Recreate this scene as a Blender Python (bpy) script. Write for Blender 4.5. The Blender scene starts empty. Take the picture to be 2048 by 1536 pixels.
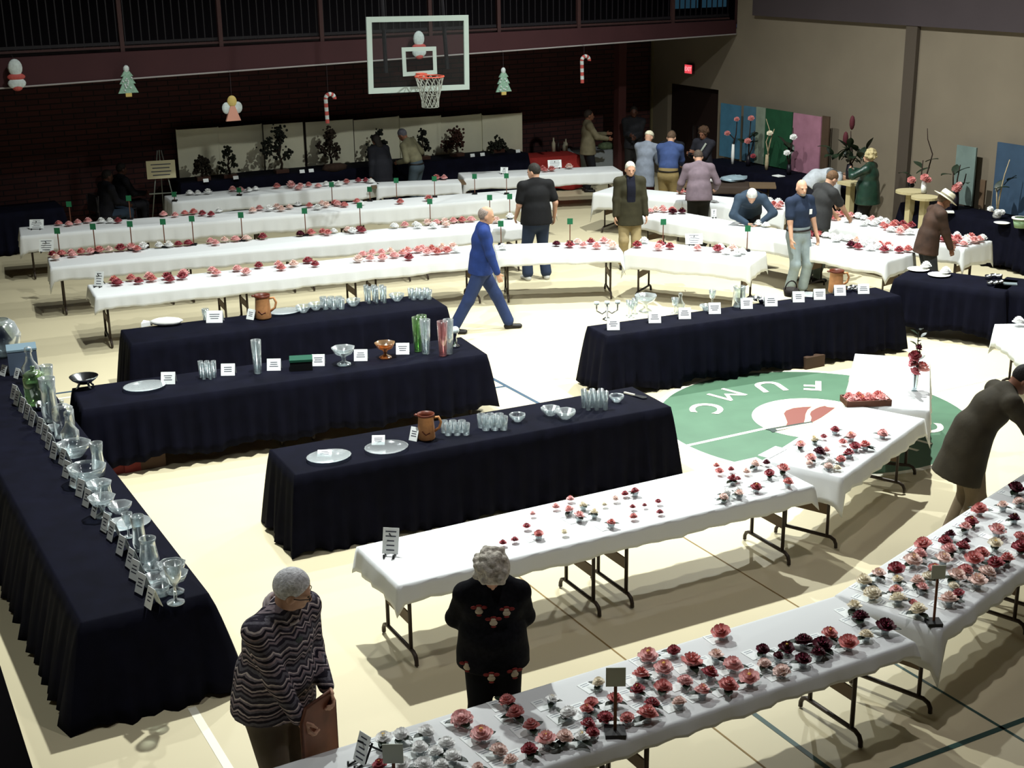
import bpy, math, random
import numpy as np
from mathutils import Matrix, Vector
random.seed(7); rng = np.random.RandomState(7)
SC = bpy.context.scene; COL = SC.collection
R = math.radians
# ---------------------------------------------------------------- camera (solved from the floor circle, tables and backboard)
CF, CPIT, CROL, CYAW, CH = 2771.16, 0.312124, -0.0131645, 0.50082, 5.20418
def _basis():
    cy, sy = math.cos(CYAW), math.sin(CYAW); cp, sp = math.cos(CPIT), math.sin(CPIT)
    fw = np.array([sy*cp, cy*cp, -sp]); rt = np.array([cy, -sy, 0.0]); up = np.cross(rt, fw)
    c, s = math.cos(CROL), math.sin(CROL)
    return c*rt+s*up, -s*rt+c*up, fw
CR, CU, CFW = _basis(); CO = np.array([0, 0, CH])
camd = bpy.data.cameras.new('camera'); cam = bpy.data.objects.new('camera', camd); COL.objects.link(cam)
camd.sensor_fit = 'HORIZONTAL'; camd.sensor_width = 36; camd.lens = CF/2048*36; camd.clip_end = 200; camd.clip_start = .05
M = Matrix.Identity(4)
for i in range(3):
    M[i][0] = CR[i]; M[i][1] = CU[i]; M[i][2] = -CFW[i]; M[i][3] = CO[i]
cam.matrix_world = M; SC.camera = cam
# ---------------------------------------------------------------- world, lamps, exposure
SC.view_settings.view_transform = 'Standard'; SC.view_settings.look = 'None'
SC.view_settings.gamma = 1; SC.view_settings.use_curve_mapping = False
SC.view_settings.exposure = .7
w = bpy.data.worlds.new('world'); SC.world = w; w.use_nodes = True
w.node_tree.nodes['Background'].inputs[0].default_value = (.02, .025, .05, 1); w.node_tree.nodes['Background'].inputs[1].default_value = .3
LAMPS = [(-1.0, 8.0, 260), (5.6, 5.8, 250), (4.7, 12.0, 2100), (5.6, 14.6, 680), (5.9, 18.8, 600),  # first entry is a fill lamp added to brighten the lower-left floor
         (12.2, 7.2, 90), (11.6, 12.0, 2300), (12.8, 16.0, 2000), (12.6, 20.2, 620)]
LZ = 7.6
for (lx, ly, lw) in LAMPS:
    ld = bpy.data.lights.new('gym_or_fill_lamp', 'SPOT'); lo = bpy.data.objects.new('gym_or_fill_lamp', ld); COL.objects.link(lo)
    ld.energy = lw; ld.color = (1, .97, .98) if ly < 8 else (.95, 1, .97); ld.spot_size = R(150 if ly > 14 else 112 if ly > 10 else 128); ld.spot_blend = .9; ld.shadow_soft_size = .07
    lo.location = (lx, ly, LZ)
# ---------------------------------------------------------------- picture point -> point in the room
def ray(px, py): return CFW + (px-1024)/CF*CR - (py-768)/CF*CU
def P(px, py, z=0.0):
    d = ray(px, py); t = (z-CH)/d[2]; return Vector(CO+t*d)
def PY(px, py, y):
    d = ray(px, py); return Vector(CO+d*(y/d[1]))
def PX(px, py, x):
    d = ray(px, py); return Vector(CO+d*(x/d[0]))
# ---------------------------------------------------------------- materials
def lin(h):
    h = h.lstrip('#'); v = [int(h[i:i+2], 16)/255 for i in (0, 2, 4)]
    return tuple(c/12.92 if c <= .04045 else ((c+.055)/1.055)**2.4 for c in v)+(1,)
MATS = {}
def mat(name, col, rough=.7, metal=0, spec=.3, var=0, vscale=20, alpha=1, emit=None, es=0, trans=0, bump=0, bscale=60, sheen=0):
    if name in MATS: return MATS[name]
    m = bpy.data.materials.new(name); m.use_nodes = True; nt = m.node_tree; b = nt.nodes['Principled BSDF']
    c = lin(col) if isinstance(col, str) else col
    b.inputs['Base Color'].default_value = c; b.inputs['Roughness'].default_value = rough
    b.inputs['Metallic'].default_value = metal; b.inputs['Specular IOR Level'].default_value = spec
    b.inputs['Alpha'].default_value = alpha; b.inputs['Transmission Weight'].default_value = trans
    if sheen: b.inputs['Sheen Weight'].default_value = sheen
    if emit: b.inputs['Emission Color'].default_value = lin(emit); b.inputs['Emission Strength'].default_value = es
    if var or bump:
        tc = nt.nodes.new('ShaderNodeTexCoord'); n = nt.nodes.new('ShaderNodeTexNoise')
        n.inputs['Scale'].default_value = vscale; n.inputs['Detail'].default_value = 4
        nt.links.new(tc.outputs['Object'], n.inputs['Vector'])
        if var:
            r = nt.nodes.new('ShaderNodeValToRGB'); nt.links.new(n.outputs['Fac'], r.inputs[0])
            r.color_ramp.elements[0].position = .3; r.color_ramp.elements[1].position = .7
            r.color_ramp.elements[0].color = tuple(x*(1-var) for x in c[:3])+(1,)
            r.color_ramp.elements[1].color = tuple(min(1, x*(1+var)) for x in c[:3])+(1,)
            nt.links.new(r.outputs[0], b.inputs['Base Color'])
        if bump:
            n2 = nt.nodes.new('ShaderNodeTexNoise'); n2.inputs['Scale'].default_value = bscale
            nt.links.new(tc.outputs['Object'], n2.inputs['Vector'])
            bp = nt.nodes.new('ShaderNodeBump'); bp.inputs['Strength'].default_value = bump; bp.inputs['Distance'].default_value = .01
            nt.links.new(n2.outputs['Fac'], bp.inputs['Height']); nt.links.new(bp.outputs[0], b.inputs['Normal'])
    MATS[name] = m; return m
def glassmat(name, tint, dens=.35):
    m = bpy.data.materials.new(name); m.use_nodes = True; nt = m.node_tree; nt.nodes.clear()
    out = nt.nodes.new('ShaderNodeOutputMaterial'); tr = nt.nodes.new('ShaderNodeBsdfTransparent'); gl = nt.nodes.new('ShaderNodeBsdfGlossy')
    tr.inputs[0].default_value = tint; gl.inputs[0].default_value = (1, 1, 1, 1); gl.inputs['Roughness'].default_value = .12
    df = nt.nodes.new('ShaderNodeBsdfDiffuse'); df.inputs[0].default_value = tuple(min(1, x*.9) for x in tint[:3])+(1,)
    a = nt.nodes.new('ShaderNodeMixShader'); a.inputs[0].default_value = .3
    nt.links.new(gl.outputs[0], a.inputs[1]); nt.links.new(df.outputs[0], a.inputs[2])
    lw = nt.nodes.new('ShaderNodeLayerWeight'); lw.inputs[0].default_value = dens
    mx = nt.nodes.new('ShaderNodeMixShader'); nt.links.new(lw.outputs['Facing'], mx.inputs[0])
    nt.links.new(tr.outputs[0], mx.inputs[1]); nt.links.new(a.outputs[0], mx.inputs[2]); nt.links.new(mx.outputs[0], out.inputs[0])
    MATS[name] = m; return m
# ---------------------------------------------------------------- mesh builder
class MB:
    def __init__(s): s.v = []; s.f = []; s.mi = []
    def add(s, vs, fs, mi=0):
        o = len(s.v); s.v += [tuple(map(float, p)) for p in vs]; s.f += [tuple(i+o for i in f) for f in fs]; s.mi += [mi]*len(fs); return s
    def box(s, c, d, rz=0, mi=0, rx=0, ry=0):
        m = Matrix.Translation(c) @ Matrix.Rotation(rz, 4, 'Z') @ Matrix.Rotation(ry, 4, 'Y') @ Matrix.Rotation(rx, 4, 'X')
        vs = [m @ Vector((x*d[0]/2, y*d[1]/2, z*d[2]/2)) for x in (-1, 1) for y in (-1, 1) for z in (-1, 1)]
        return s.add(vs, [(0, 1, 3, 2), (4, 6, 7, 5), (0, 4, 5, 1), (2, 3, 7, 6), (0, 2, 6, 4), (1, 5, 7, 3)], mi)
    def tube(s, pts, r, n=8, mi=0, cap=True):
        pts = [Vector(p) for p in pts]; rs = r if isinstance(r, (list, tuple)) else [r]*len(pts)
        vs = []; fs = []; prev = None
        for i, p in enumerate(pts):
            t = (pts[min(i+1, len(pts)-1)]-pts[max(i-1, 0)]).normalized()
            if prev is None: prev = t.orthogonal().normalized()
            u = (prev-t*prev.dot(t))
            u = u.normalized() if u.length > 1e-6 else t.orthogonal().normalized()
            prev = u; wv = t.cross(u)
            for k in range(n):
                a = 2*math.pi*k/n; vs.append(p+(u*math.cos(a)+wv*math.sin(a))*rs[i])
        for i in range(len(pts)-1):
            for k in range(n): fs.append((i*n+k, i*n+(k+1) % n, (i+1)*n+(k+1) % n, (i+1)*n+k))
        if cap: fs.append(tuple(range(n-1, -1, -1))); fs.append(tuple((len(pts)-1)*n+k for k in range(n)))
        return s.add(vs, fs, mi)
    def lathe(s, prof, n=20, c=(0, 0, 0), mi=0, sx=1, sy=1, flute=0, fn=8):
        vs = []; fs = []
        for (r, z) in prof:
            for k in range(n):
                a = 2*math.pi*k/n; q = r*(1+flute*math.cos(fn*a)); vs.append((c[0]+q*math.cos(a)*sx, c[1]+q*math.sin(a)*sy, c[2]+z))
        for i in range(len(prof)-1):
            for k in range(n): fs.append((i*n+k, i*n+(k+1) % n, (i+1)*n+(k+1) % n, (i+1)*n+k))
        return s.add(vs, fs, mi)
    def prism(s, pts, h, mi=0, m=None):
        n = len(pts); vs = [(p[0], p[1], 0) for p in pts]+[(p[0], p[1], h) for p in pts]
        if m: vs = [m @ Vector(v) for v in vs]
        return s.add(vs, [tuple(range(n-1, -1, -1)), tuple(range(n, 2*n))]+[(i, (i+1) % n, (i+1) % n+n, i+n) for i in range(n)], mi)
    def blob(s, c, r, n=8, mi=0, jit=0):
        rr = r if isinstance(r, (list, tuple)) else (r, r, r); vs = []; fs = []; m = n//2+1
        for i in range(m+1):
            th = math.pi*i/m
            for k in range(n):
                a = 2*math.pi*k/n; j = 1+jit*(random.random()-.5)
                vs.append((c[0]+rr[0]*j*math.sin(th)*math.cos(a), c[1]+rr[1]*j*math.sin(th)*math.sin(a), c[2]+rr[2]*j*math.cos(th)))
        for i in range(m):
            for k in range(n): fs.append((i*n+k, (i+1)*n+k, (i+1)*n+(k+1) % n, i*n+(k+1) % n))
        return s.add(vs, fs, mi)
    def mesh(s, name, mats, smooth=True):
        me = bpy.data.meshes.new(name); me.from_pydata(s.v, [], s.f)
        for m in (mats if isinstance(mats, (list, tuple)) else [mats]): me.materials.append(m)
        me.polygons.foreach_set('material_index', s.mi); me.polygons.foreach_set('use_smooth', [smooth]*len(s.f)); me.update(); return me
    def build(s, name, mats, parent=None, smooth=False, loc=(0, 0, 0), rz=0):
        return link(name, s.mesh(name, mats, smooth), parent, loc, rz)
def link(name, me, parent=None, loc=(0, 0, 0), rz=0):
    o = bpy.data.objects.new(name, me); COL.objects.link(o)
    if parent is not None: o.parent = parent
    o.location = loc; o.rotation_euler = (0, 0, rz); return o
def tag(o, label=None, cat=None, group=None, kind=None):
    if label: o['label'] = label
    if cat: o['category'] = cat
    if group: o['group'] = group
    if kind: o['kind'] = kind
    return o
def thing(name, label, cat, loc=(0, 0, 0), rz=0, group=None):
    o = bpy.data.objects.new(name, None); COL.objects.link(o); o.empty_display_size = .1
    o.location = loc; o.rotation_euler = (0, 0, rz); return tag(o, label, cat, group)
def struct(o, label): return tag(o, label, kind='structure')
def dup(src, loc, rz=0, label=None, group=None, scale=None):
    r = src.copy(); COL.objects.link(r); r.location = loc; r.rotation_euler = (0, 0, rz)
    if scale: r.scale = (scale,)*3
    if label: r['label'] = label
    if group: r['group'] = group
    for ch in src.children:
        c = ch.copy(); COL.objects.link(c); c.parent = r
        for g in ch.children:
            d = g.copy(); COL.objects.link(d); d.parent = c
    return r
ORD = 'first second third fourth fifth sixth seventh eighth ninth tenth eleventh twelfth thirteenth fourteenth fifteenth sixteenth seventeenth eighteenth nineteenth'.split()
def ordn(i):
    if i < 19: return ORD[i]
    t = ['twen', 'thir', 'for', 'fif', 'six'][(i+1)//10-2]; u = (i+1) % 10
    return t+'tieth' if u == 0 else t+'ty-'+ORD[u-1]
def text_mesh(txt, size, depth, name):
    cu = bpy.data.curves.new(name, 'FONT'); cu.body = txt; cu.size = size; cu.extrude = depth; cu.align_x = 'CENTER'; cu.align_y = 'CENTER'; cu.offset = 0 if txt == 'M' else size*.018
    o = bpy.data.objects.new(name, cu); COL.objects.link(o)
    dg = bpy.context.evaluated_depsgraph_get(); me = bpy.data.meshes.new_from_object(o.evaluated_get(dg))
    bpy.data.objects.remove(o); return me
# base materials
WHITE = mat('white_cloth', '#d8dada', .75, spec=.2, bump=.12, bscale=9)
NAVY = mat('black_cloth', (.0028, .003, .0085, 1), .85, spec=.08, var=.25, vscale=6)
STEEL = mat('brown_steel', '#3a3029', .45, metal=.3, spec=.4)
LAM = mat('table_laminate', '#6d5a45', .6)
CARD = mat('card_white', '#eef2f0', .8)
INK = mat('ink', '#4a4c58', .9)
BLACKP = mat('black_plastic', '#121214', .5)
GLASS = glassmat('clear_glass', (.88, .93, .94, 1), .58)
GLASST = glassmat('thin_glass', (.9, .93, .94, 1), .2)
GLASSG = glassmat('green_glass', (.55, .75, .45, 1), .45)
GLASSP = glassmat('pink_glass', (.85, .6, .6, 1), .45)
AMBER = glassmat('amber_glass', (.8, .5, .25, 1), .5)
SILVER = mat('silver', '#cfd2d4', .18, metal=1)
TERRA = mat('terracotta', '#b98254', .6, var=.15)
TERRAD = mat('terracotta_dark', '#5a2a1a', .4)
LEAF = mat('leaf_green', '#1d2b1c', .45, spec=.4, var=.3)
WOOD = mat('brown_wood', '#5a3320', .6, var=.2)
CREAM = mat('cream_board', '#c9c19c', .8)
# ================================================================ the room
XW, YB, YF = 18.25, 26.6, 23.5      # right wall, back wall, gallery front
FLOORM = mat('gym_floor', '#d2c7a6', .5, spec=.28, var=.035, vscale=.7)
def quad(name, pts, m, label, th=None):
    o = MB().add(pts, [tuple(range(len(pts)))]).build(name, m); return struct(o, label)
struct(MB().box((7.5, 13.5, -.1), (24, 31, .2)).build('floor', FLOORM), 'pale cream gym floor with painted court lines')
struct(MB().box((7.5, 13.5, 9.1), (24, 31, .2)).build('ceiling', mat('dark_ceiling', '#1a181c', .9)), 'dark gym ceiling high above the tables')
# right wall: tan panels, with a dark doorway and a lower tier under the gallery
TAN = mat('tan_wall', '#7a7061', .85, spec=.1, var=.05, vscale=1.2)
b = MB(); W2 = .12
d0, d1, dz = 24.05, 25.9, 2.06
def wallx(y0, y1, z0, z1, mi=0): b.box((XW+W2, (y0+y1)/2, (z0+z1)/2), (2*W2, y1-y0, z1-z0), mi=mi)
wallx(-2, YF, 0, 9); wallx(YF, d0, 0, 3.35); wallx(d1, YB+.1, 0, 3.35); wallx(d0, d1, dz, 3.35)
struct(b.build('wall_right', TAN), 'tan side wall of the gym to the right of the tables')
pt = PX(1510, 29, XW-.03); pt2 = PX(2048, 68, XW-.03)
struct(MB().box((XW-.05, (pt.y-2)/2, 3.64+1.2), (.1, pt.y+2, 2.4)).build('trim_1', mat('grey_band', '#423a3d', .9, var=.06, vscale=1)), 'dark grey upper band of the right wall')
struct(MB().box((XW-.04, 18.47, 1.85), (.09, .27, 3.7)).build('trim_2', mat('wall_post', '#4c433a', .85)), 'dark vertical post on the tan right wall')
DOORM = mat('door_dark', '#1c0d0a', .7)
dr = struct(MB().box((XW+.14, (d0+d1)/2, dz/2), (.06, d1-d0, dz)).build('door_1', DOORM), 'dark brown double door at the end of the right wall')
b = MB(); [b.box((XW+.1, (d0+d1)/2+s*.1, 1.05), (.04, .05, .3)) for s in (-1, 1)]; b.build('door_handle', SILVER, dr)
# back wall: dark brick
def brickmat():
    m = bpy.data.materials.new('dark_brick'); m.use_nodes = True; nt = m.node_tree; bs = nt.nodes['Principled BSDF']
    tc = nt.nodes.new('ShaderNodeTexCoord'); mp = nt.nodes.new('ShaderNodeMapping'); mp.inputs['Rotation'].default_value = (R(90), 0, 0)
    br = nt.nodes.new('ShaderNodeTexBrick'); br.inputs['Scale'].default_value = 1; br.inputs['Brick Width'].default_value = .4; br.inputs['Row Height'].default_value = .1
    br.inputs['Mortar Size'].default_value = .012; br.inputs['Color1'].default_value = lin('#48231f'); br.inputs['Color2'].default_value = lin('#3a1c1b'); br.inputs['Mortar'].default_value = lin('#1c0f12')
    nt.links.new(tc.outputs['Object'], mp.inputs[0]); nt.links.new(mp.outputs[0], br.inputs[0]); nt.links.new(br.outputs[0], bs.inputs['Base Color']); bs.inputs['Roughness'].default_value = .9
    return m
BRICK = brickmat()
struct(MB().box((7.5, YB+.15, 1.6), (24, .3, 3.2)).build('wall_back', BRICK), 'dark red brick back wall under the gallery')
struct(MB().box((8, YB+.25, 6.1), (26, .3, 5.8)).build('wall_back_upper', mat('gallery_wall', '#171218', .9)), 'dark wall at the back of the upper gallery')
struct(MB().box((-4.4, 13, 4.5), (.2, 30, 9)).build('wall_left', TAN), 'left wall of the gym')
struct(MB().box((7.5, -1.9, 4.5), (24, .2, 9)).build('wall_front', TAN), 'wall behind the viewpoint')
struct(MB().box((21.1, 25, 6), (.2, 4, 6)).build('wall_gallery', mat('gallery_wall', '#171218', .9)), 'end wall of the upper gallery')
# gallery: slab, fascia beam with pale lower edge, railing, steel column
b = MB(); za, zb = 3.03, 3.23; x0, x1 = -4.3, XW-.02
def zfa(x, lo): # the beam runs a touch lower at its left end
    t = (x-3.65)/(18.2-3.65); return (3.01+.22*t) if lo else (3.48+.04*t)
b.add([(x, y, zfa(x, l)) for x in (x0, x1) for y in (YF, YF+.3) for l in (True, False)], [(0, 1, 3, 2), (4, 6, 7, 5), (0, 4, 5, 1), (2, 3, 7, 6), (0, 2, 6, 4), (1, 5, 7, 3)])
struct(b.build('trim_3', mat('maroon_beam', '#35191c', .8, var=.08, vscale=2)), 'maroon steel beam along the gallery front')
b = MB(); b.tube([(x0, YF-.012, zfa(x0, True)+.01), (x1, YF-.012, zfa(x1, True)+.01)], .014, 6)
struct(b.build('trim_4', mat('pale_edge', '#8f8a88', .6)), 'thin pale edge strip along the bottom of the gallery beam')
struct(MB().box((7, (YF+YB)/2+.2, 3.31), (22.6, YB-YF-.1, .16)).build('ceiling_gallery', mat('soffit', '#2a2120', .9)), 'dark underside of the gallery')
gr = thing('gallery_railing', 'dark picket railing with reddish posts along the upper gallery', 'railing', (0, YF+.1, 3.5))
RAILM = mat('rail_dark', '#100c12', .6); POSTM = mat('rail_post', '#36201f', .7)
b = MB()
for i in range(165): b.box((-3.9+i*.134, 0, .55), (.018, .018, .95))
b.box((7, 0, .12), (22.2, .04, .05)); b.box((7, 0, 1.05), (22.2, .06, .05)); b.build('pickets', RAILM, gr)
b = MB(); b.box((7, -.02, .06), (22.2, .05, .035)); b.build('bottom_rail', POSTM, gr)
for px in (238, 437, 640, 858, 995, 1155, 1343, 1472):
    p = PY(px, 40, YF+.1); MB().box((p.x, -.03, .55), (.07, .07, 1.15)).build('post', POSTM, gr)
col = PY(1240, 200, 25.4)
struct(MB().box((col.x, 25.4, 1.65), (.19, .19, 3.3)).build('trim_5', mat('column_red', '#43211f', .7)), 'dark red steel column under the gallery')
p = PX(1303, 200, XW-.02)
struct(MB().box((XW-.02, 26.5, 1.5), (.05, .05, 3.0)).build('trim_6', mat('corner_strip', '#6d6448', .8)), 'pale corner strip where the brick meets the right wall')
p0 = PY(1343, 23, YB); p1 = PY(1458, 0, YB)
wn = struct(MB().box(((p0.x+p1.x)/2, YB+.08, 4.1), (p1.x-p0.x, .04, 1.06)).build('window_1', mat('window_blue', '#26465c', .4, emit='#4f86a4', es=.07)), 'dim blue lit window in the upper gallery')
b = MB(); [b.box((p0.x+(p1.x-p0.x)*k/2, YB+.05, 4.1), (.05, .05, 1.1)) for k in range(3)]; [b.box(((p0.x+p1.x)/2, YB+.05, z), (p1.x-p0.x+.05, .05, .05)) for z in (3.58, 4.62)]
b.build('window_frame', RAILM, wn)
# handrail at the left edge of the viewpoint
h0 = P(5, 1345, 3.9); h1 = P(70, 1550, 3.9)
hr = thing('handrail', 'dark purple handrail of the viewing gallery, cropped at bottom left corner', 'handrail', (h0.x, h0.y, 0))
dv = (h1-h0).normalized(); nv = Vector((dv.y, -dv.x, 0))*-1
if nv.x > 0: nv = -nv
HRM = mat('handrail_purple', '#2b2036', .5, var=.15, vscale=3)
b = MB(); a0 = -dv*.6+nv*.045; a1 = dv*1.6+nv*.045
b.box((a0+a1)/2+Vector((0, 0, 3.87)), (2.3, .09, .06), rz=math.atan2(dv.y, dv.x)); b.build('rail', HRM, hr)
q = dv*1.3+nv*.05; MB().box((q.x, q.y, 1.93), (.06, .06, 3.8)).build('post', HRM, hr)
q = dv*-.5+nv*.05; MB().box((q.x, q.y, 1.93), (.06, .06, 3.8)).build('post', HRM, hr)
# ------------------------------------------------ paint on the floor
PGREEN = mat('paint_green', '#4e6e57', .5, spec=.3, var=.08, vscale=3); PWHITE = mat('paint_white', '#f3efdc', .5)
PCREAM = mat('paint_cream', '#e8dbb4', .5); PBROWN = mat('paint_brown', '#7e4a42', .5); PDARK = mat('paint_dark', '#33403c', .5)
PLINE = mat('paint_line_green', '#2c4a45', .5); PBLUE = mat('paint_line_blue', '#3c5062', .5); SEAM = mat('floor_seam', '#8c7346', .7)
cx, cy, cr, ci = 10.052, 11.294, 1.773, .657
def disc(r, z, r0=0, n=96):
    b = MB()
    if r0 == 0: b.add([(cx+r*math.cos(2*math.pi*k/n), cy+r*math.sin(2*math.pi*k/n), z) for k in range(n)], [tuple(range(n))])
    else:
        vs = [(cx+q*math.cos(2*math.pi*k/n), cy+q*math.sin(2*math.pi*k/n), z) for q in (r0, r) for k in range(n)]
        b.add(vs, [(k, (k+1) % n, n+(k+1) % n, n+k) for k in range(n)])
    return b
def flat(pts, z): return MB().add([(p[0], p[1], z) for p in pts], [tuple(range(len(pts)))])
def mark(b, m, label, nm): return struct(b.build(nm, m), label)
cir = mark(disc(cr, .002), PGREEN, 'green painted centre circle with white letters on the floor', 'floor_circle')
disc(cr+.035, .003, cr-.035).build('circle_border', PWHITE, cir)
lw = .05
for x0, x1 in ((cx-cr, cx-ci), (cx+ci, cx+cr)): flat([(x0, cy-lw/2), (x1, cy-lw/2), (x1, cy+lw/2), (x0, cy+lw/2)], .0035).build('centre_line', PWHITE, cir)
disc(ci+.03, .004).build('inner_border', PWHITE, cir); disc(ci-.03, .005).build('emblem_disc', PCREAM, cir)
def pxp(o, s, pts): return [P(o[0]+x*s, o[1]+y*s) for x, y in pts]
S3 = .32227
flame = [(830, 335), (845, 316), (890, 301), (950, 294), (1000, 292), (1060, 293), (1085, 287), (1100, 294), (1150, 299), (1100, 335), (1060, 362), (1010, 388), (900, 408), (842, 415), (852, 390), (842, 362)]
flat(pxp((1300, 720), S3, flame), .006).build('emblem_flame', PBROWN, cir)
wv = [(1008, 290), (978, 313), (965, 340), (962, 368), (955, 394), (995, 388), (1002, 362), (992, 340), (1000, 322), (1030, 304), (1062, 291)]
flat(pxp((1300, 720), S3, wv), .007).build('emblem_wave', PCREAM, cir)
flat(pxp((1300, 720), S3, [(715, 432), (1000, 384), (1012, 392), (760, 452), (745, 440)]), .0075).build('emblem_bar', PDARK, cir)
flat(pxp((1300, 720), S3, [(780, 432), (1003, 392), (1008, 398), (790, 441)]), .008).build('emblem_bar_edge', PCREAM, cir)
for ch, (px, py) in zip('FUMC', ((1627, 771), (1538, 773), (1451, 789), (1410, 817))):
    p = P(px, py); ang = math.atan2(p.y-cy, p.x-cx); rr = math.hypot(p.y-cy, p.x-cx)
    for k in (0, 1):
        a = ang+k*math.pi; link('letter', text_mesh(ch, .52, .0005, 'letter'), cir, (cx+rr*math.cos(a), cy+rr*math.sin(a), .006), a+math.pi/2)
for ch in cir.children:
    if ch.name.startswith('letter'): ch.data.materials.append(PWHITE)
def line(x0, y0, x1, y1, wd, m, label, nm, z=.0025):
    d = Vector((x1-x0, y1-y0)).normalized(); n = Vector((-d.y, d.x))*wd/2
    return mark(flat([(x0-n.x, y0-n.y), (x1-n.x, y1-n.y), (x1+n.x, y1+n.y), (x0+n.x, y0+n.y)], z), m, label, nm)
line(cx+cr, cy, XW-.1, cy, .05, PWHITE, 'white half court line running right from the circle', 'court_line')
line(7.78, cy, cx-cr, cy, .05, PWHITE, 'white half court line running left from the circle', 'court_line')
line(2.15, 8.75, 2.1, 4, .06, PWHITE, 'white floor line beside the man in the patterned sweater', 'court_line')
line(5.555, 6.72, 5.54, 4, .04, PLINE, 'dark green line under the nearest flower table', 'court_line')
line(5.9, 5.69, 12, 5.66, .045, PLINE, 'dark green line crossing the bottom right corner', 'court_line')
line(6.9, 6.9, 6.92, 3.5, .025, PLINE, 'thin dark green line right of the nearest flower table', 'court_line')
line(6.885, 10.2, 6.885, 6.9, .014, SEAM, 'thin brown floor seam under the award table', 'floor_seam')
line(5.2, 9.5, 5.2, 6, .014, SEAM, 'thin brown floor seam right of the woman in black', 'floor_seam')
line(7.64, 14.62, 7.66, 12.6, .05, PBLUE, 'dark blue key line between the black tables', 'court_line')
line(7.3, 14.14, 7.62, 14.11, .05, PBLUE, 'short dark blue tick on the key line', 'court_line')
line(2.2, 16.72, 3.6, 16.62, .05, PBLUE, 'faint grey floor line left of the rear black table', 'court_line')
line(2.2, 16.5, 3.6, 16.4, .06, PWHITE, 'white floor line left of the rear black table', 'court_line')
n = 40; vs = [(9.7+q*math.cos(math.pi*(1+k/n)), 16.9+q*math.sin(math.pi*(1+k/n)), .0025) for q in (1.8, 1.85) for k in range(n+1)]
mark(MB().add(vs, [(k, k+1, n+2+k, n+1+k) for k in range(n)]), PWHITE, 'white free throw arc near the walking man', 'court_line')
# ------------------------------------------------ exit sign
p = PX(1381, 138, XW-.02)
ex = thing('exit_sign', 'red lit exit sign above the dark doorway', 'sign', (XW, p.y, p.z))
MB().box((-.04, 0, 0), (.07, .27, .2)).build('housing', mat('exit_housing', '#50282a', .6), ex)
MB().box((-.08, 0, 0), (.012, .25, .18)).build('lit_panel', mat('exit_red', '#d05058', .5, emit='#ff5560', es=.5), ex)
m = text_mesh('EXIT', .12, .001, 'exit_text'); m.materials.append(mat('exit_letters', '#ff8a90', .5, emit='#ff9aa0', es=.8))
o = link('lettering', m, ex, (-.089, 0, 0)); o.rotation_euler = (R(90), 0, R(-90))
# ------------------------------------------------ basketball backboard
YBB = 20.79
pc = [PY(x, y, YBB) for x, y in ((733, 34), (937, 30), (939, 179), (738, 188))]
bb = thing('basketball_backboard', 'glass basketball backboard with white border hanging over the rear tables', 'backboard', ((pc[0].x+pc[1].x)/2, YBB, pc[3].z))
bo = Vector(bb.location); q = [v-bo for v in pc]
BBW = mat('board_white', '#a3b0a8', .6)
def frame(q, w, th, nm, m, yo=0):
    c = sum(q, Vector())/4; inn = [v+Vector((w if v.x < c.x else -w, 0, w if v.z < c.z else -w)) for v in q]; b = MB()
    vs = [v+Vector((0, yo+dy, 0)) for dy in (0, th) for v in q+inn]
    fs = []
    for k in range(4):
        j = (k+1) % 4; fs += [(k, j, 4+j, 4+k), (8+k, 12+k, 12+j, 8+j), (k, 8+k, 8+j, j), (4+k, 4+j, 12+j, 12+k)]
    return b.add(vs, fs).build(nm, m, bb)
frame(q, .085, .03, 'border', BBW)
gm = glassmat('board_glass', (.93, .95, .95, 1), .12)
MB().add([v+Vector((0, .012, 0)) for v in q]+[v+Vector((0, .02, 0)) for v in q], [(0, 1, 2, 3), (7, 6, 5, 4)]).build('glass_pane', gm, bb)
tq = [PY(x, y, YBB)-bo for x, y in ((803, 95), (872, 93), (874, 148), (806, 153))]
frame(tq, .065, .012, 'target_square', BBW, -.008)
MB().box((-.0, .1, -.0), (1.2, .08, .08)).build('back_frame', RAILM, bb)
for sx in (-.55, .55): MB().tube([(sx, .12, .3), (sx*.9, .35, 3.0), (sx*.8, .6, 5.6)], .035, 8).build('hanger_pole', RAILM, bb)
rc = PY(859, 153, YBB-.38)
rim = thing('basketball_hoop', 'orange basketball rim with white net on the backboard', 'hoop', rc)
RIMM = mat('rim_orange', '#c2503c', .5); n = 28
MB().tube([(.23*math.cos(2*math.pi*k/n), .23*math.sin(2*math.pi*k/n), 0) for k in range(n+1)], .012, 6).build('rim', RIMM, rim)
MB().box((0, .3, -.02), (.13, .16, .1)).build('bracket', RIMM, rim)
b = MB(); NN = 12
def netp(k, j):
    t = j/5; r = .225-.09*min(1, t*1.25); return (r*math.cos(2*math.pi*k/NN), r*math.sin(2*math.pi*k/NN), -.48*t)
for k in range(NN):
    for s in (-1, 1):
        b.tube([netp(k+s*.5*j, j) for j in range(6)], .0075, 4)
for j in (3, 5): b.tube([netp(k, j) for k in range(NN+1)], .006, 4)
b.build('net', mat('net_white', '#92958c', .9), rim)
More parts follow.
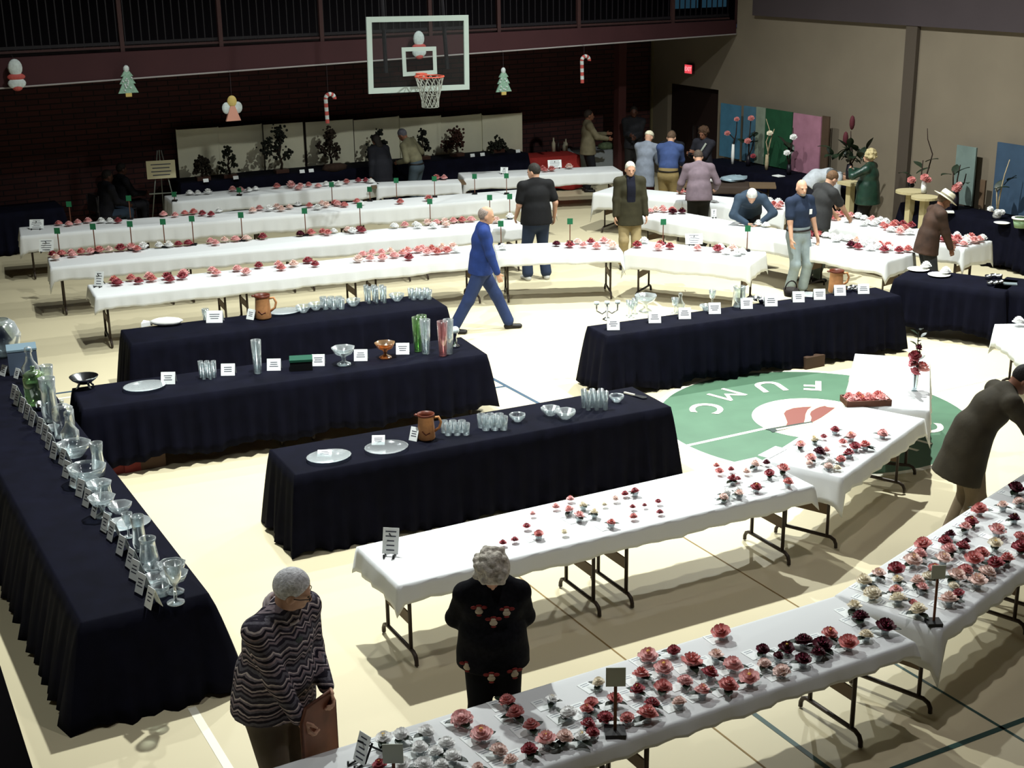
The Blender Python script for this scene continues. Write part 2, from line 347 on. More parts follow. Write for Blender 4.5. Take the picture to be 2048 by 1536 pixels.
# ------------------------------------------------ hanging Christmas decorations
YD = 23.35
GLW = mat('glitter_white', '#b9c2c0', .6, var=.15); GLG = mat('glitter_green', '#7f9f8c', .6, var=.25, vscale=40); GLR = mat('glitter_red', '#a84a44', .6, var=.1); GLY = mat('glitter_gold', '#b8a25e', .5)
THR = mat('thread', '#3a3438', .9)
def deco(name, label, px, py, cat='ornament'):
    p = PY(px, py, YD); o = thing(name, label, cat, p, 0, 'hanging Christmas decorations')
    ta = max(.3, zfa(p.x, True)+.06-p.z); MB().tube([(0, 0, .1), (0, .0, ta-.05), (0, .2, ta)], .003, 4).build('thread', THR, o); return o
def prismv(pts, th, mi=0, b=None):
    m = Matrix.Rotation(R(90), 4, 'X') @ Matrix.Translation((0, 0, -th/2)); return (b or MB()).prism(pts, th, mi, m)
def cane(px, py, lab):
    o = deco('candy_cane', lab, px, py); pts = [(.0, .0, -.36+.42*t/8) for t in range(9)]+[(.085-.085*math.cos(a), 0, .06+.085*math.sin(a)) for a in np.linspace(.2, math.pi*1.1, 10)]
    # smooth tube cut into red and white bands
    L = [Vector(v)+Vector((-.03+.05*(.4-v[2])*.6-.03, 0, 0)) for v in pts]; dense = []
    for i in range(len(L)-1):
        for t in range(3): dense.append(L[i].lerp(L[i+1], t/3))
    for k in range(0, len(dense)-4, 4): MB().tube(dense[k:k+5], .036, 8).build('white_stripe' if (k//4) % 2 else 'red_stripe', GLW if (k//4) % 2 else GLR, o)
cane(657, 205, 'red and white candy cane hanging just left of the basketball backboard'); cane(1168, 128, 'red and white candy cane hanging at right near the steel column')
def xtree(px, py, lab):
    o = deco('tree_decoration', lab, px, py); pts = []
    for z, wd in ((.2, .03), (.1, .1), (.1, .06), (-.02, .13), (-.02, .09), (-.17, .165)): pts.append((wd, z))
    prismv(pts+[(-a, c) for a, c in reversed(pts)], .03).build('boughs', GLG, o)
    prismv([(.05, -.17), (.05, -.23), (-.05, -.23), (-.05, -.17)], .03).build('trunk', GLY, o); MB().blob((0, 0, .22), (.05, .03, .06)).build('star', GLW, o)
    b = MB()
    for k in range(12): b.blob((random.uniform(-.09, .09), -.018, random.uniform(-.15, .08)), .018, 6)
    b.build('baubles', GLW, o)
xtree(255, 165, 'green glitter Christmas tree decoration hanging at upper left'); xtree(1007, 165, 'green glitter Christmas tree decoration hanging right of the basketball backboard')
def plump(px, py, lab):
    o = deco('hanging_ornament', lab, px, py)
    MB().blob((0, 0, .11), (.11, .05, .14), 14).build('white_top', GLW, o); MB().blob((0, 0, -.03), (.14, .05, .06), 14).build('red_band', GLR, o)
    MB().blob((0, 0, -.13), (.14, .05, .09), 14).build('white_base', GLW, o); MB().blob((0, 0, -.2), (.08, .05, .05), 12).build('red_foot', GLR, o)
plump(32, 150, 'plump white and red ornament hanging at far upper left'); plump(838, 90, 'plump white and red ornament seen through the basketball backboard')
o = deco('angel_decoration', 'pale angel decoration with gold head hanging above the cream screens', 465, 218)
MB().blob((0, 0, .13), (.085, .04, .1), 12).build('head', GLY, o)
for s in (-1, 1): MB().blob((s*.1, .01, .02), (.08, .03, .1), 12).build('wing', GLW, o)
prismv([(-.04, .05), (.04, .05), (.13, -.2), (-.13, -.2)], .05).build('gown', mat('angel_gown', '#c08a78', .7), o)
# ================================================================ folding tables and cloths
_tt = {}
def folding_table(loc, rz, label, L=1.83, D=.76):
    if 'top' in _tt: pass
    if 'top' not in _tt:
        _tt['top'] = MB().box((0, 0, .728), (1.81, .73, .032)).mesh('tabletop', LAM, False)
        b = MB(); pts = [(0, -.31, .012), (0, -.308, .05), (0, -.29, .085), (0, -.25, .105), (0, .25, .105), (0, .29, .085), (0, .308, .05), (0, .31, .012)]
        b.tube(pts, .0165, 8)
        for y in (-.215, .215): b.tube([(0, y, .105), (0, y, .712)], .0155, 8)
        _tt['leg'] = b.mesh('leg_frame', STEEL)
        _tt['plate'] = MB().box((0, 0, .36), (.012, .43, .095)).mesh('cross_plate', LAM, False)
        _tt['brace'] = MB().tube([(0, 0, .56), (.4, 0, .712)], .009, 6).mesh('brace', STEEL)
    t = thing('folding_table', label, 'table', loc, rz, 'folding tables under white cloths'); t.scale = ((L-.03)/1.81, min(1, (D-.05)/.74), .992)
    link('tabletop', _tt['top'], t)
    for s in (-1, 1):
        l = link('leg_frame', _tt['leg'], t, (s*.77, 0, 0)); link('cross_plate', _tt['plate'], l, (0, 0, 0))
        link('brace', _tt['brace'], l, (0, 0, 0), 0 if s < 0 else math.pi)
    return t
def drape(L, D, drops, z=.748, amp=.012, flare=.03, wl=.21, seed=0, rows=5, corner=1.35, step=.07):
    # drops = front, right, back, left
    rs = random.Random(seed); hx, hy = L/2+.004, D/2+.004; per = []
    segs = [((-hx, -hy), (hx, -hy), (0, -1), drops[0], drops[3], drops[1]), ((hx, -hy), (hx, hy), (1, 0), drops[1], drops[0], drops[2]),
            ((hx, hy), (-hx, hy), (0, 1), drops[2], drops[1], drops[3]), ((-hx, hy), (-hx, -hy), (-1, 0), drops[3], drops[2], drops[0])]
    for a, b, n, dr, dp, dn in segs:
        ln = math.hypot(b[0]-a[0], b[1]-a[1]); k = max(3, int(ln/step)); ph = rs.uniform(0, 6)
        for i in range(k):
            t = (i+.5)/k; s = t*ln
            wv = amp*math.sin(2*math.pi*s/wl+ph)+amp*.6*math.sin(2*math.pi*s/(wl*2.3)+ph*2)+rs.uniform(-.3, .3)*amp
            dd = dr*(1+.05*math.sin(2*math.pi*s/.9+ph)); e = min(s, ln-s)
            if e < .1: dd += (1-e/.1)*.25*(dr*corner-dr)
            per.append((a[0]+(b[0]-a[0])*t, a[1]+(b[1]-a[1])*t, n[0], n[1], dd, wv))
        m = .7071; per.append((b[0], b[1], (n[0]-n[1])*m*1.2 if True else 0, (n[1]+n[0])*m*1.2, max(dr, dn)*corner, amp))
    n = len(per); vs = []; fs = []
    ins = .02
    vs += [(x-math.copysign(ins, x) if abs(abs(x)-hx) < 1e-6 else x, y-math.copysign(ins, y) if abs(abs(y)-hy) < 1e-6 else y, z) for x, y, *_ in per]
    for r in range(rows+1):
        t = r/rows
        for x, y, nx, ny, dd, wv in per:
            o = (flare*t**.8+wv*t) if r else 0; vs.append((x+nx*o, y+ny*o, z-.006-dd*t))
    fs.append(tuple(range(n)))
    for r in range(rows+1):
        for k in range(n): fs.append((r*n+(k+1) % n, r*n+k, (r+1)*n+k, (r+1)*n+(k+1) % n))
    return MB().add(vs, fs)
RUNS = {}
def run(key, A, B, D, nt, label, tlabel, drops=(.15, .16, .15, .16), cloth=WHITE, seed=1, name='tablecloth', cat='tablecloth', group='white tablecloths', tables=True, z=.748, tr=0, **kw):
    A = Vector(A[:2]); B = Vector(B[:2]); d = (B-A); L = d.length; d.normalize(); n = Vector((-d.y, d.x)); c = (A+B)/2+n*D/2; rz = math.atan2(d.y, d.x)
    RUNS[key] = dict(c=c, d=d, n=n, L=L, D=D, rz=rz, label=label)
    o = drape(L, D, drops, seed=seed, z=z, **kw).build(name, cloth, None, True, (c.x, c.y, 0), rz)
    md = o.modifiers.new('thickness', 'SOLIDIFY'); md.thickness = .003; md.offset = -1
    tag(o, tlabel, cat, group)
    if tables and nt:
        for i in range(nt):
            L_ = L-tr; q = c-d*tr/2+d*((i+.5)/nt-.5)*L_
            where = ('under '+label) if nt == 1 else f'{ordn(i)} from the left under {label}'
            folding_table((q.x, q.y, 0), rz, f'brown steel folding table {where}', D=D, L=L_/nt)
    return RUNS[key]
run('T0', (2.05, 5.86), (6.23, 5.9), .77, 2, 'the nearest flower table', 'white tablecloth on the nearest flower table at the bottom edge', seed=3, drops=(.09, .07, .1, .1), tr=.17)
run('Tm', (6.49, 5.93), (10.0, 7.06), .79, 2, 'the right foreground flower table', 'white tablecloth on the crowded flower table at lower right', seed=4, drops=(.1, .2, .15, .3))
run('T1', (3.63, 8.38), (7.47, 8.34), .79, 2, 'the table behind the woman', 'white tablecloth on the long table behind the woman in black', seed=5, drops=(.14, .16, .16, .17))
run('T2', (7.79, 8.35), (9.5, 9.115), .75, 1, 'the angled table near the circle', 'white tablecloth on the angled table reaching over the green circle', seed=6, drops=(.15, .1, .12, .26), z=.752)
run('T3', (9.72, 9.27), (11.0, 10.55), .79, 1, 'the tray table', 'white tablecloth on the table holding the flower tray and tall vase', seed=7, drops=(.28, .16, .2, .2))
run('Tr', (12.24, 10.34-.4), (12.69, 11.18), -.0+.78, 1, 'the cropped right edge table', 'white tablecloth on the table cut off by the right edge', seed=8, drops=(.3, .3, .2, .3)) if False else None
a = Vector((12.69, 11.18)); dd = Vector((-.45, -.84)).normalized(); run('Tr', a+dd*0, a+dd*1.83, .78, 1, 'the cropped right edge table', 'white tablecloth on the table cut off by the right edge', seed=8, drops=(.24, .2, .2, .28))
r1a, r1b = P(190, 593, .75), P(985, 510, .75)
run('R1w', (3.73, 18.22), (9.36, 17.7), .78, 3, 'the foremost back row', 'white tablecloth on the front back row, just behind the walking man', seed=9, drops=(.17, .35, .15, .16))
run('R2w', (3.57, 20.33), (10.87, 19.22), .8, 4, 'the second back row', 'white tablecloth on the second of the four long back rows', seed=10, drops=(.2, .3, .15, .28))
run('R3w', (3.62, 22.92), (12.7, 21.5), .78, 5, 'the third back row', 'white tablecloth on the third and longest of the back rows', seed=11, drops=(.27, .35, .2, .2))
run('R4w', (6.56, 24.6), (10.5, 24.3), .72, 2, 'the rear left row', 'white tablecloth on the rear left row below the bonsai screens', seed=12, drops=(.25, .2, .2, .3))
p = P(1000, 355, .75); run('R5w', (12.13, 23.98), (15.15, 23.0), .74, 2, 'the rear right row', 'white tablecloth on the rear right row in front of the red table', seed=13, drops=(.22, .2, .2, .3))
p0 = P(800, 371, .75); p1 = P(922, 366, .75); run('R6w', (p0.x-.4, p0.y+.15), p1, .5, 0, 'the short rear table', 'white tablecloth on the short rear table beside the olive shirted man', seed=14, drops=(.2, .3, .2, .2), corner=1.5)
q = RUNS['R6w']; folding_table((q['c'].x, q['c'].y, 0), q['rz'], 'brown steel folding table under the short rear table cloth', D=.5)
run('M1', (9.43, 17.6), (11.12, 16.85), .79, 1, 'the table beside the walking man', 'white tablecloth on the table just right of the walking man', seed=15, drops=(.15, .25, .15, .4))
run('M2', (11.16, 16.86), (12.24, 15.28), .79, 1, 'the slanted central table', 'white tablecloth on the slanted table in front of the blazer man', seed=16, drops=(.25, .25, .15, .3))
run('Q2', (12.85, 19.1), (13.98, 14.38), .74, 3, 'the front right-hand row', 'white tablecloth on the front right-hand row behind the navy polo man', seed=17, drops=(.22, .25, .2, .2))
pq = P(1566, 421, .75); run('Q1', (13.4, 21.3), (pq.x, pq.y), .76, 2, 'the rear right-hand table', 'white tablecloth on the rear right-hand table behind the blazer man', seed=18, drops=(.28, .15, .2, .4))
run('Q1b', (14.95, 17.1), (15.5, 14.38), .76, 1, 'the rear right-hand row', 'white tablecloth on the crowded rear right-hand row under the pedestals', seed=19, drops=(.25, .3, .2, .2))
bk = dict(cloth=NAVY, name='black_tablecloth', group='black floor length tablecloths', amp=.03, flare=.09, wl=.16, corner=1.01, rows=7, step=.04)
run('L', (2.4, 8.97), (2.4, 17.4), .9, 0, 'the left glassware table', 'black floor length cloth on the long glassware table at left', seed=21, drops=(.735,)*4, **{**bk, 'flare': .19})
run('B1', (3.56, 15.72), (7.48, 15.37), .72, 0, 'the rear black table', 'black floor length cloth on the rear left glassware table', seed=22, drops=(.69,)*4, **bk)
run('B2', (2.54, 13.62), (6.92, 13.23), .78, 0, 'the middle black table', 'black cloth on the middle left glassware table with red boxes beneath', seed=23, drops=(.6,)*4, **bk)
run('B3', (3.75, 10.83), (7.63, 10.67), .73, 0, 'the central black table', 'black floor length cloth on the glassware table nearest the award table', seed=24, drops=(.73,)*4, **bk)
run('BR', (8.47, 13.14), (12.71, 12.78), .5, 0, 'the right black table', 'black floor length cloth on the glassware table above the green circle', seed=25, drops=(.69,)*4, **bk)
run('BA', (13.3, 13.5), (13.97, 12.2), .74, 0, 'the black table by the hat man', 'black cloth on the small table with two white plates', seed=26, drops=(.6,)*4, **bk)
run('BB', (14.0, 12.45), (14.75, 11.0), .74, 0, 'the black table at right edge', 'black cloth on the small table with silver cups, cropped at right', seed=27, drops=(.6,)*4, **bk)
run('BW', (17.36, 17.6), (17.5, 13.6), .6, 0, 'the black wall table', 'black cloth on the arrangement table along the right wall', seed=28, drops=(.69,)*4, **bk)
run('BI', (17.12, 23.3), (17.3, 19.35), .75, 0, 'the black panel table', 'black cloth on the arrangement table before the coloured panels', seed=29, drops=(.69,)*4, **bk)
run('BN', (7.0, 25.55), (14.3, 25.3), .75, 0, 'the bonsai table', 'black cloth on the long bonsai table before the cream screens', seed=30, drops=(.85,)*4, z=.9, **bk)
run('BK', (2.6, 25.2), (4.75, 25.15), .8, 0, 'the dark left corner table', 'black cloth on the table in the dark far left corner', seed=31, drops=(.69,)*4, **bk)
for key in ('L', 'B1', 'B2', 'B3', 'BR', 'BA', 'BB', 'BW', 'BI', 'BK'):
    q = RUNS[key]; k = max(1, round(q['L']/1.95))
    for i in range(k):
        c = q['c']+q['d']*((i+.5)/k-.5)*q['L']; folding_table((c.x, c.y, 0), q['rz'], f'hidden folding table, {ordn(i)} from left, inside {q["label"]}', D=q['D'], L=q['L']/k)
rd = mat('red_cloth', '#9c2a26', .8, var=.1); rw = mat('grey_white_cloth', '#8d9294', .8)
run('RD', (14.35, 25.55), (15.6, 25.35), .7, 1, 'the red table', 'red cloth on the small bottle table right of the screens', cloth=rd, seed=32, drops=(.69,)*4, name='red_tablecloth', group='rear cloths', amp=.02, flare=.04, corner=1.0)
run('RW', (15.62, 25.75), (16.95, 25.5), .6, 1, 'the grey table', 'grey white cloth on the table behind the tan jacket', cloth=rw, seed=33, drops=(.69,)*4, name='grey_tablecloth', group='rear cloths', amp=.02, flare=.04, corner=1.0)
# ================================================================ camellias
BC = dict(w=('white', '#fbfbf6'), c=('cream', '#f1e6cf'), l=('blush', '#ecd0c6'), p=('pink', '#e6b0ad'), r=('coral', '#d08480'), d=('red', '#a04850'), k=('maroon', '#4a1420'))
def petal(b, th, r0, r1, wd, z0, z1, cup, jit, nu=4, nv=4, mi=0):
    vs = []; fs = []
    for i in range(nu+1):
        t = i/nu; r = r0+(r1-r0)*t; hw = wd*math.sin(math.pi*(.18+.64*t))**.7*(1-.25*t*t)
        for j in range(nv+1):
            s = j/nv*2-1; a = th; lx = s*hw
            z = z0+(z1-z0)*t**1.5+cup*s*s*.35+jit*math.sin(5*s+th*3)*t
            rr = r-(.12*r1)*s*s*t
            vs.append((rr*math.cos(a)-lx*math.sin(a), rr*math.sin(a)+lx*math.cos(a), z))
    for i in range(nu):
        for j in range(nv):
            q = i*(nv+1)+j; fs.append((q, q+1, q+nv+2, q+nv+1))
    b.add(vs, fs, mi)
def bloom_mesh(var, col, detail=True):
    name, hx = BC[col]; rs = random.Random(var*7+3); m = mat('petal_'+name, hx, .6, var=.16, vscale=34, spec=.25); pb = m.node_tree.nodes['Principled BSDF']; pb.inputs['Subsurface Weight'].default_value = .5; pb.inputs['Subsurface Radius'].default_value = (.02, .02, .02); pb.inputs['Subsurface Scale'].default_value = 1; b = MB()
    rings = [[(7, .5, 0, .012, .3), (6, .4, .1, .02, .26), (5, .3, .2, .026, .2), (4, .18, .3, .02, .13)], [(6, .52, 0, .02, .34), (5, .42, .1, .03, .3), (4, .26, .22, .03, .2), (3, .14, .3, .03, .14)],
             [(8, .5, -.02, .0, .26), (8, .42, .07, .012, .22), (7, .32, .15, .02, .18), (5, .2, .22, .02, .13)], [(6, .52, 0, .06, .36), (6, .36, .14, .08, .24), (5, .22, .26, .06, .14)]][var]
    nu = 3 if detail else 2
    for k, (n, r, z, up, wd) in enumerate(rings):
        for i in range(n):
            th = 2*math.pi*(i+.5*(k % 2))/n+rs.uniform(-.12, .12)
            petal(b, th, .03, r*rs.uniform(.92, 1.05), wd*rs.uniform(.9, 1.1), z, z+up*2.2+.16*(1-r*1.2)*.6+.03, .12, rs.uniform(.0, .03), nu, nu)
    b.blob((0, 0, .1), (.36, .36, .15), 10, 0); b.blob((0, 0, .2), (.2, .2, .14), 7, 0)
    if var == 1 or (var == 3 and col in 'wclp'): b.blob((0, 0, .36), (.1, .1, .08), 7, 1)
    return b.mesh('bloom', [m, mat('stamens', '#d8b45a', .7)])
BMESH = {}
def bmesh_for(var, col, det):
    if (var, col, det) not in BMESH: BMESH[(var, col, det)] = bloom_mesh(var, col, det)
    return BMESH[(var, col, det)]
b = MB(); vs = []
for i in range(6):
    t = i/5; hw = .17*math.sin(math.pi*min(1, t*.98+.02))**.8
    for s in (-1, 0, 1): vs.append((t*.62, s*hw, .06*math.sin(t*2.6)-.03*(1-abs(s))))
LEAFM = b.add(vs, [(i*3+j, i*3+j+1, i*3+j+4, i*3+j+3) for i in range(5) for j in range(2)]).mesh('leaf', LEAF)
CUPG = glassmat('cup_plastic', (.8, .84, .85, 1), .4)
CUPM = MB().lathe([(0, .002), (.024, .002), (.03, .045), (.028, .045), (.022, .008), (0, .008)], 14).mesh('cup', CUPG)
CARDM = MB().box((0, 0, .0012), (.085, .125, .0018)).mesh('entry_card', CARD, False)
PALEINK = mat('pale_ink', '#9aa2aa', .9)
CLINE = [MB().box((0, y, .0024), (.055, .006, .0006)).mesh('ink_line', PALEINK, False) for y in (.045, .025)]
FL = []   # run, px, py, colour, size
def flowers(key, ox, oy, s, txt):
    for e in txt.split(';'):
        e = e.strip()
        if not e: continue
        q = e.split(','); FL.append((key, ox+float(q[0])*s, oy+float(q[1])*s, q[2], float(q[3]) if len(q) > 3 else None))
flowers('T0', 600, 1250, .29297, '1105,640,p,.15;1240,750,p,.14;1355,850,l,.11;1445,930,l,.1;1415,515,r,.115;1475,600,r,.12;1580,690,r,.11;1685,790,p,.125;1565,850,d,.105;1850,770,l,.115;1975,705,d,.1;1720,510,w,.08;1835,600,w,.12;1975,550,r,.085;575,775,w,.11;690,750,w,.11;860,730,w,.11;820,840,w,.11;1000,805,w,.11;1040,895,w,.12;850,950,w,.12;545,955,d,.09;700,950,w,.1;1215,965,l,.07;930,870,w,.1;960,960,w,.1')
flowers('T0', 1150, 1200, .36621, '800,180,r,.13;1390,180,r,.11;1495,235,r,.13;1590,190,c,.11;1560,90,k,.13;1555,30,c,.11;1695,150,k,.135;1025,270,k,.1;1155,260,k,.11;1250,225,k,.14;1350,250,k,.13;1330,290,k,.11;1245,330,k,.11;1110,305,k,.08;1035,345,l,.1;1130,385,l,.12;770,305,l,.1;860,355,p,.14;635,345,r,.145;735,400,d,.115;540,275,d,.1;400,305,p,.135;485,370,p,.13;360,410,r,.12;600,440,p,.11;480,475,r,.125;345,490,d,.1;955,430,p,.13;835,470,r,.14;695,500,p,.115;570,555,l,.1;130,450,c,.09;215,545,r,.1;75,580,r,.085;165,640,d,.11;285,640,r,.095;395,625,r,.14;80,705,d,.09;30,765,w,.1;420,560,d,.1')
flowers('Tm', 1600, 950, .26047, '740,725,d,.125;950,540,r,.135;920,610,p,.12;865,660,l,.15;1155,455,k,.09;1115,510,d,.12;1280,490,k,.065;1250,545,d,.12;1315,355,d,.11;1270,405,p,.1;1380,265,r,.14;1655,105,k,.13;1560,235,l,.09;1680,200,l,.1;1645,330,k,.1;1510,435,p,.14;1500,530,c,.11;1140,575,p,.13;1100,650,l,.13;1030,715,r,.1;1395,600,r,.12;1335,650,r,.14;1270,725,r,.12;1500,690,d,.15;1590,645,r,.12;1690,560,d,.15;1690,470,r,.11;1435,745,l,.14;1365,825,l,.14;1200,785,l,.14;1145,960,l,.14;1220,915,d,.09;1180,850,c,.09;990,780,c,.11;905,820,l,.12;935,865,p,.09;750,800,c,.085;740,885,p,.1;755,950,c,.135;870,965,r,.065;910,1040,c,.135;555,905,c,.14;490,815,c,.13;605,760,l,.1')
flowers('T1', 650, 900, .3418, '1040,530,d,.065;1110,510,d,.065;1250,490,r,.075;1180,435,d,.065;1215,360,p,.055;1350,320,p,.075;1435,275,p,.075;1430,350,p,.09;1485,385,p,.09;1510,320,c,.08;1575,365,c,.08;1635,305,c,.055;1700,275,l,.065;1755,245,d,.07;1815,240,d,.08;1800,320,d,.055;1870,310,d,.045;1950,290,d,.055;1960,350,d,.065;1805,378,r,.075;1675,425,r,.08;1400,470,c,.06')
flowers('T1', 1350, 820, .24414, '340,440,r,.065;365,490,r,.08;460,470,d,.065;470,565,d,.1;515,545,d,.065;585,490,l,.08;655,445,l,.1;755,415,k,.075;775,520,d,.09;885,485,r,.11;925,590,r,.1;665,630,d,.1;425,680,w,.1;520,660,w,.09;545,690,l,.08;400,710,l,.09')
flowers('T2', 1350, 820, .24414, '1310,165,d,.1;1220,205,d,.065;1145,240,c,.09;1030,285,p,.09;1180,345,k,.125;1240,315,p,.08;1375,250,r,.08;1445,215,p,.11;1475,300,d,.1;1560,290,r,.115;1700,195,p,.115;1425,355,d,.11;1360,405,r,.1;1105,405,p,.1;1270,440,w,.12;1050,450,l,.08;1215,490,l,.09;1310,455,c,.08')
flowers('R1w', 0, 350, .29297, '800,730,d;770,700,r;945,720,d;885,690,r;1035,705,r;1010,680,p;1140,690,d;1160,710,d;1245,690,d;1250,660,p;1445,640,p;1475,665,p;1620,635,p;1680,660,p;1765,615,d;1900,605,p;1920,630,r;2005,605,l')
flowers('R1w', 500, 350, .29297, '395,580,d;445,605,d;740,575,l;755,525,p;820,525,p;820,565,p;890,520,p;905,565,p;955,515,l;985,545,p;1045,530,p;1085,560,d;1090,515,p;1135,510,p;1165,495,p;1210,525,p;1240,500,r;1290,520,r;1320,490,l;1345,515,r;1375,490,l;1400,510,w')
flowers('R2w', 0, 350, .29297, '320,540,d;380,560,l;420,525,r;465,510,p;495,540,p;540,500,r;580,520,p;645,495,r;735,500,l;820,480,d;890,480,p;930,500,r;970,470,w;1100,465,w;1130,475,w;1215,460,d;1275,450,d;1430,440,p;1470,460,p;1525,430,l;1595,420,p;1670,415,l;1785,410,d')
flowers('R2w', 500, 350, .29297, '335,390,k;380,360,r;490,370,r;510,385,r;555,365,w;650,355,l;700,380,w;735,360,d;765,375,d;950,320,w;1030,320,p;1115,320,w;1150,345,w;1190,310,l;1250,300,p;1255,345,w;1310,310,l;1340,335,l;1395,295,p;1435,300,r;1470,295,p;1640,300,w;1680,310,l;1800,280,w')
flowers('R3w', 0, 350, .29297, '400,325,r;470,330,p;530,320,p;600,310,p;690,310,w;750,310,w;805,310,d;1115,265,p;1195,270,p;1260,255,r;1320,250,r;1380,260,d;1440,265,d;1495,240,w;1725,240,l;1770,225,p;1840,230,w;1890,215,l;1920,230,l;1975,215,l;2030,195,w')
flowers('R3w', 500, 350, .29297, '405,205,r;460,220,w;490,190,l;520,205,l;600,195,p;580,185,r;640,200,r;730,175,r;760,190,w;1025,180,r;1220,160,r')
flowers('R4w', 0, 350, .29297, '1295,120,w;1350,120,w;1420,115,w;1590,95,p;1640,95,p;1700,100,w;1745,90,w;1890,75,r;1990,70,p;2035,85,p')
flowers('R4w', 500, 350, .29297, '280,65,p;345,75,p;400,65,r;465,70,p;520,60,w;570,55,w;605,60,w;660,45,r;740,35,d;790,35,d;825,40,w')
flowers('R6w', 600, 0, .3418, '800,1030,r;830,1030,p'); flowers('R5w', 600, 0, .3418, '1420,985,r;1440,992,r;1465,990,r;1575,975,l')
flowers('M1', 1000, 300, .29297, '20,660,w;385,635,k;475,645,d;530,620,l;570,645,p;620,620,d;660,655,p;710,615,p;750,630,l;770,655,l')
flowers('M2', 1000, 300, .29297, '935,645,d;970,615,w;1080,665,p;1095,640,d;1160,655,d;1350,665,p;1485,675,d;1505,655,w;1545,690,w;1590,665,l;1650,690,w;1625,700,w')
flowers('Q2', 1000, 300, .29297, '985,385,p;1010,400,p;1050,395,l;1100,400,p;1140,405,r;1190,415,k;1230,415,k;1660,480,l;1840,485,w;1880,490,w')
flowers('Q2', 1500, 280, .28646, '420,660,d;470,655,d;430,635,w;520,650,r;570,655,w;610,660,w;650,670,w;700,690,w;600,690,w;710,730,k;750,740,d;760,690,l;800,720,w;850,710,w;880,715,r;920,710,w;960,720,r;940,760,d;980,740,w;1030,745,w;1045,765,d;1090,755,r;900,740,w;840,750,w')
flowers('Q1', 1000, 300, .29297, '1255,285,r;1285,288,r;1310,292,r')
flowers('Q1', 1000, 300, .29297, '1840,345,w;1830,380,p;1870,370,r;1900,350,w;1885,390,p;1910,365,r')
flowers('Q1b', 1500, 280, .28646, '540,520,w;560,500,p;580,530,r;620,490,r;700,530,p;740,520,r;680,555,w;770,530,w;800,540,w;820,570,w;790,580,w;860,550,p;860,580,w;900,560,w;930,550,w;930,590,r;970,570,w;960,610,r;1000,590,r;990,620,w;1030,575,r;1070,580,d;1100,585,d;1040,620,l;1080,610,r;1100,640,w;1060,640,p;1360,690,d;1400,680,d;1420,700,r;1445,660,w;1460,710,r;1480,690,r;1500,690,w;1520,715,p;1550,700,w;1540,680,r;1590,690,w;1610,700,p;1640,710,p')
def on_run(q, pt, mg=.07):
    v = Vector((pt.x, pt.y))-q['c']; u = v.dot(q['d']); t = v.dot(q['n'])
    u = max(-q['L']/2+mg, min(q['L']/2-mg, u)); t = max(-q['D']/2+mg, min(q['D']/2-mg, t)); r = q['c']+q['d']*u+q['n']*t
    return Vector((r.x, r.y, pt.z)), u
items = []; NEAR = ('T0', 'Tm', 'T1', 'T2')
for key, px, py, c, sz in FL:
    near = key in NEAR; p, u = on_run(RUNS[key], P(px, py, .8)); dist = (p-Vector(CO)).length
    items.append([key, p, u, c, sz or random.Random(int(px*7+py)).uniform(.145, .175), dist, px])
# nudge blooms apart so neighbours do not run into each other
for it in range(12):
    for i in range(len(items)):
        for j in range(i):
            A, B = items[i], items[j]
            if A[0] != B[0]: continue
            d = (A[1]-B[1]); mn = (A[4]+B[4])*.46
            if d.length < mn and d.length > 1e-5:
                s = d.normalized()*(mn-d.length)*.5; A[1] = on_run(RUNS[A[0]], A[1]+s)[0]; B[1] = on_run(RUNS[B[0]], B[1]-s)[0]
items.sort(key=lambda e: -e[4]/e[5]); IND, REST = items[:300], items[300:]
cnt = {}
for e in sorted(IND, key=lambda e: (e[0], e[3], e[6])):
    k = (e[0], e[3]); e.append(cnt.get(k, 0)); cnt[k] = e[-1]+1
for n_, e in enumerate(IND):
    key, p, u, c, sz, dist, px, idx = e; cn = BC[c][0]; q = RUNS[key]; rs = random.Random(n_*13+5); near = key in NEAR
    lab = (f'{cn} camellia bloom, {ordn(idx)} {cn} one from the left on {q["label"]}' if cnt[(key, c)] > 1 else f'{cn} camellia bloom, the only {cn} one on {q["label"]}')
    var = rs.choice([0, 1, 2, 3]); me = bmesh_for(var, c, near); rz = rs.uniform(0, 6)
    if near:
        t = thing('camellia', lab, 'flower', (p.x, p.y, .7495), rz, 'camellia blooms on the white tables')
        o = link('bloom', me, t, (0, 0, .042)); o.scale = (sz, sz, sz); o.rotation_euler = (rs.uniform(-.25, .25), rs.uniform(-.25, .25), 0)
        link('cup', CUPM, t)
        for k in range(2):
            o = link('leaf', LEAFM, t, (0, 0, .04), rs.uniform(0, 6)); o.scale = (min(sz, .13)*1.3,)*3; o.rotation_euler[1] = rs.uniform(-.1, .25)
        if True:
            # the white entry card lying beside the cup
            dr = Vector(CO)-p; dr.z = 0; off = -(Vector((math.cos(.45), -math.sin(.45), 0))*.05)+Vector((0, .03, 0))
            cp, _ = on_run(q, p+off, .07)
            cd = thing('entry_card', f'white entry card under the {ordn(idx)} {cn} camellia on {q["label"]}' if cnt[(key, c)] > 1 else f'white entry card under the only {cn} camellia on {q["label"]}', 'card', (cp.x, cp.y, .7492), q['rz']+rs.uniform(-.12, .12), 'entry cards under the blooms')
            link('card', CARDM, cd)
            for m in CLINE: link('ink_line', m, cd)
    else:
        o = link('camellia', me, None, (p.x, p.y, .775), rz); o.scale = (sz,)*3; tag(o, lab, 'flower', 'camellia blooms on the white tables')
b = MB()
ms = []
for n_, e in enumerate(REST):
    key, p, u, c, sz = e[:5]; me = bmesh_for(n_ % 4, c, False); co = np.array([v.co[:] for v in me.vertices])*sz+np.array([p.x, p.y, .775])
    if c not in ms: ms.append(c)
    b.add(co, [tuple(f.vertices) for f in me.polygons], ms.index(c))
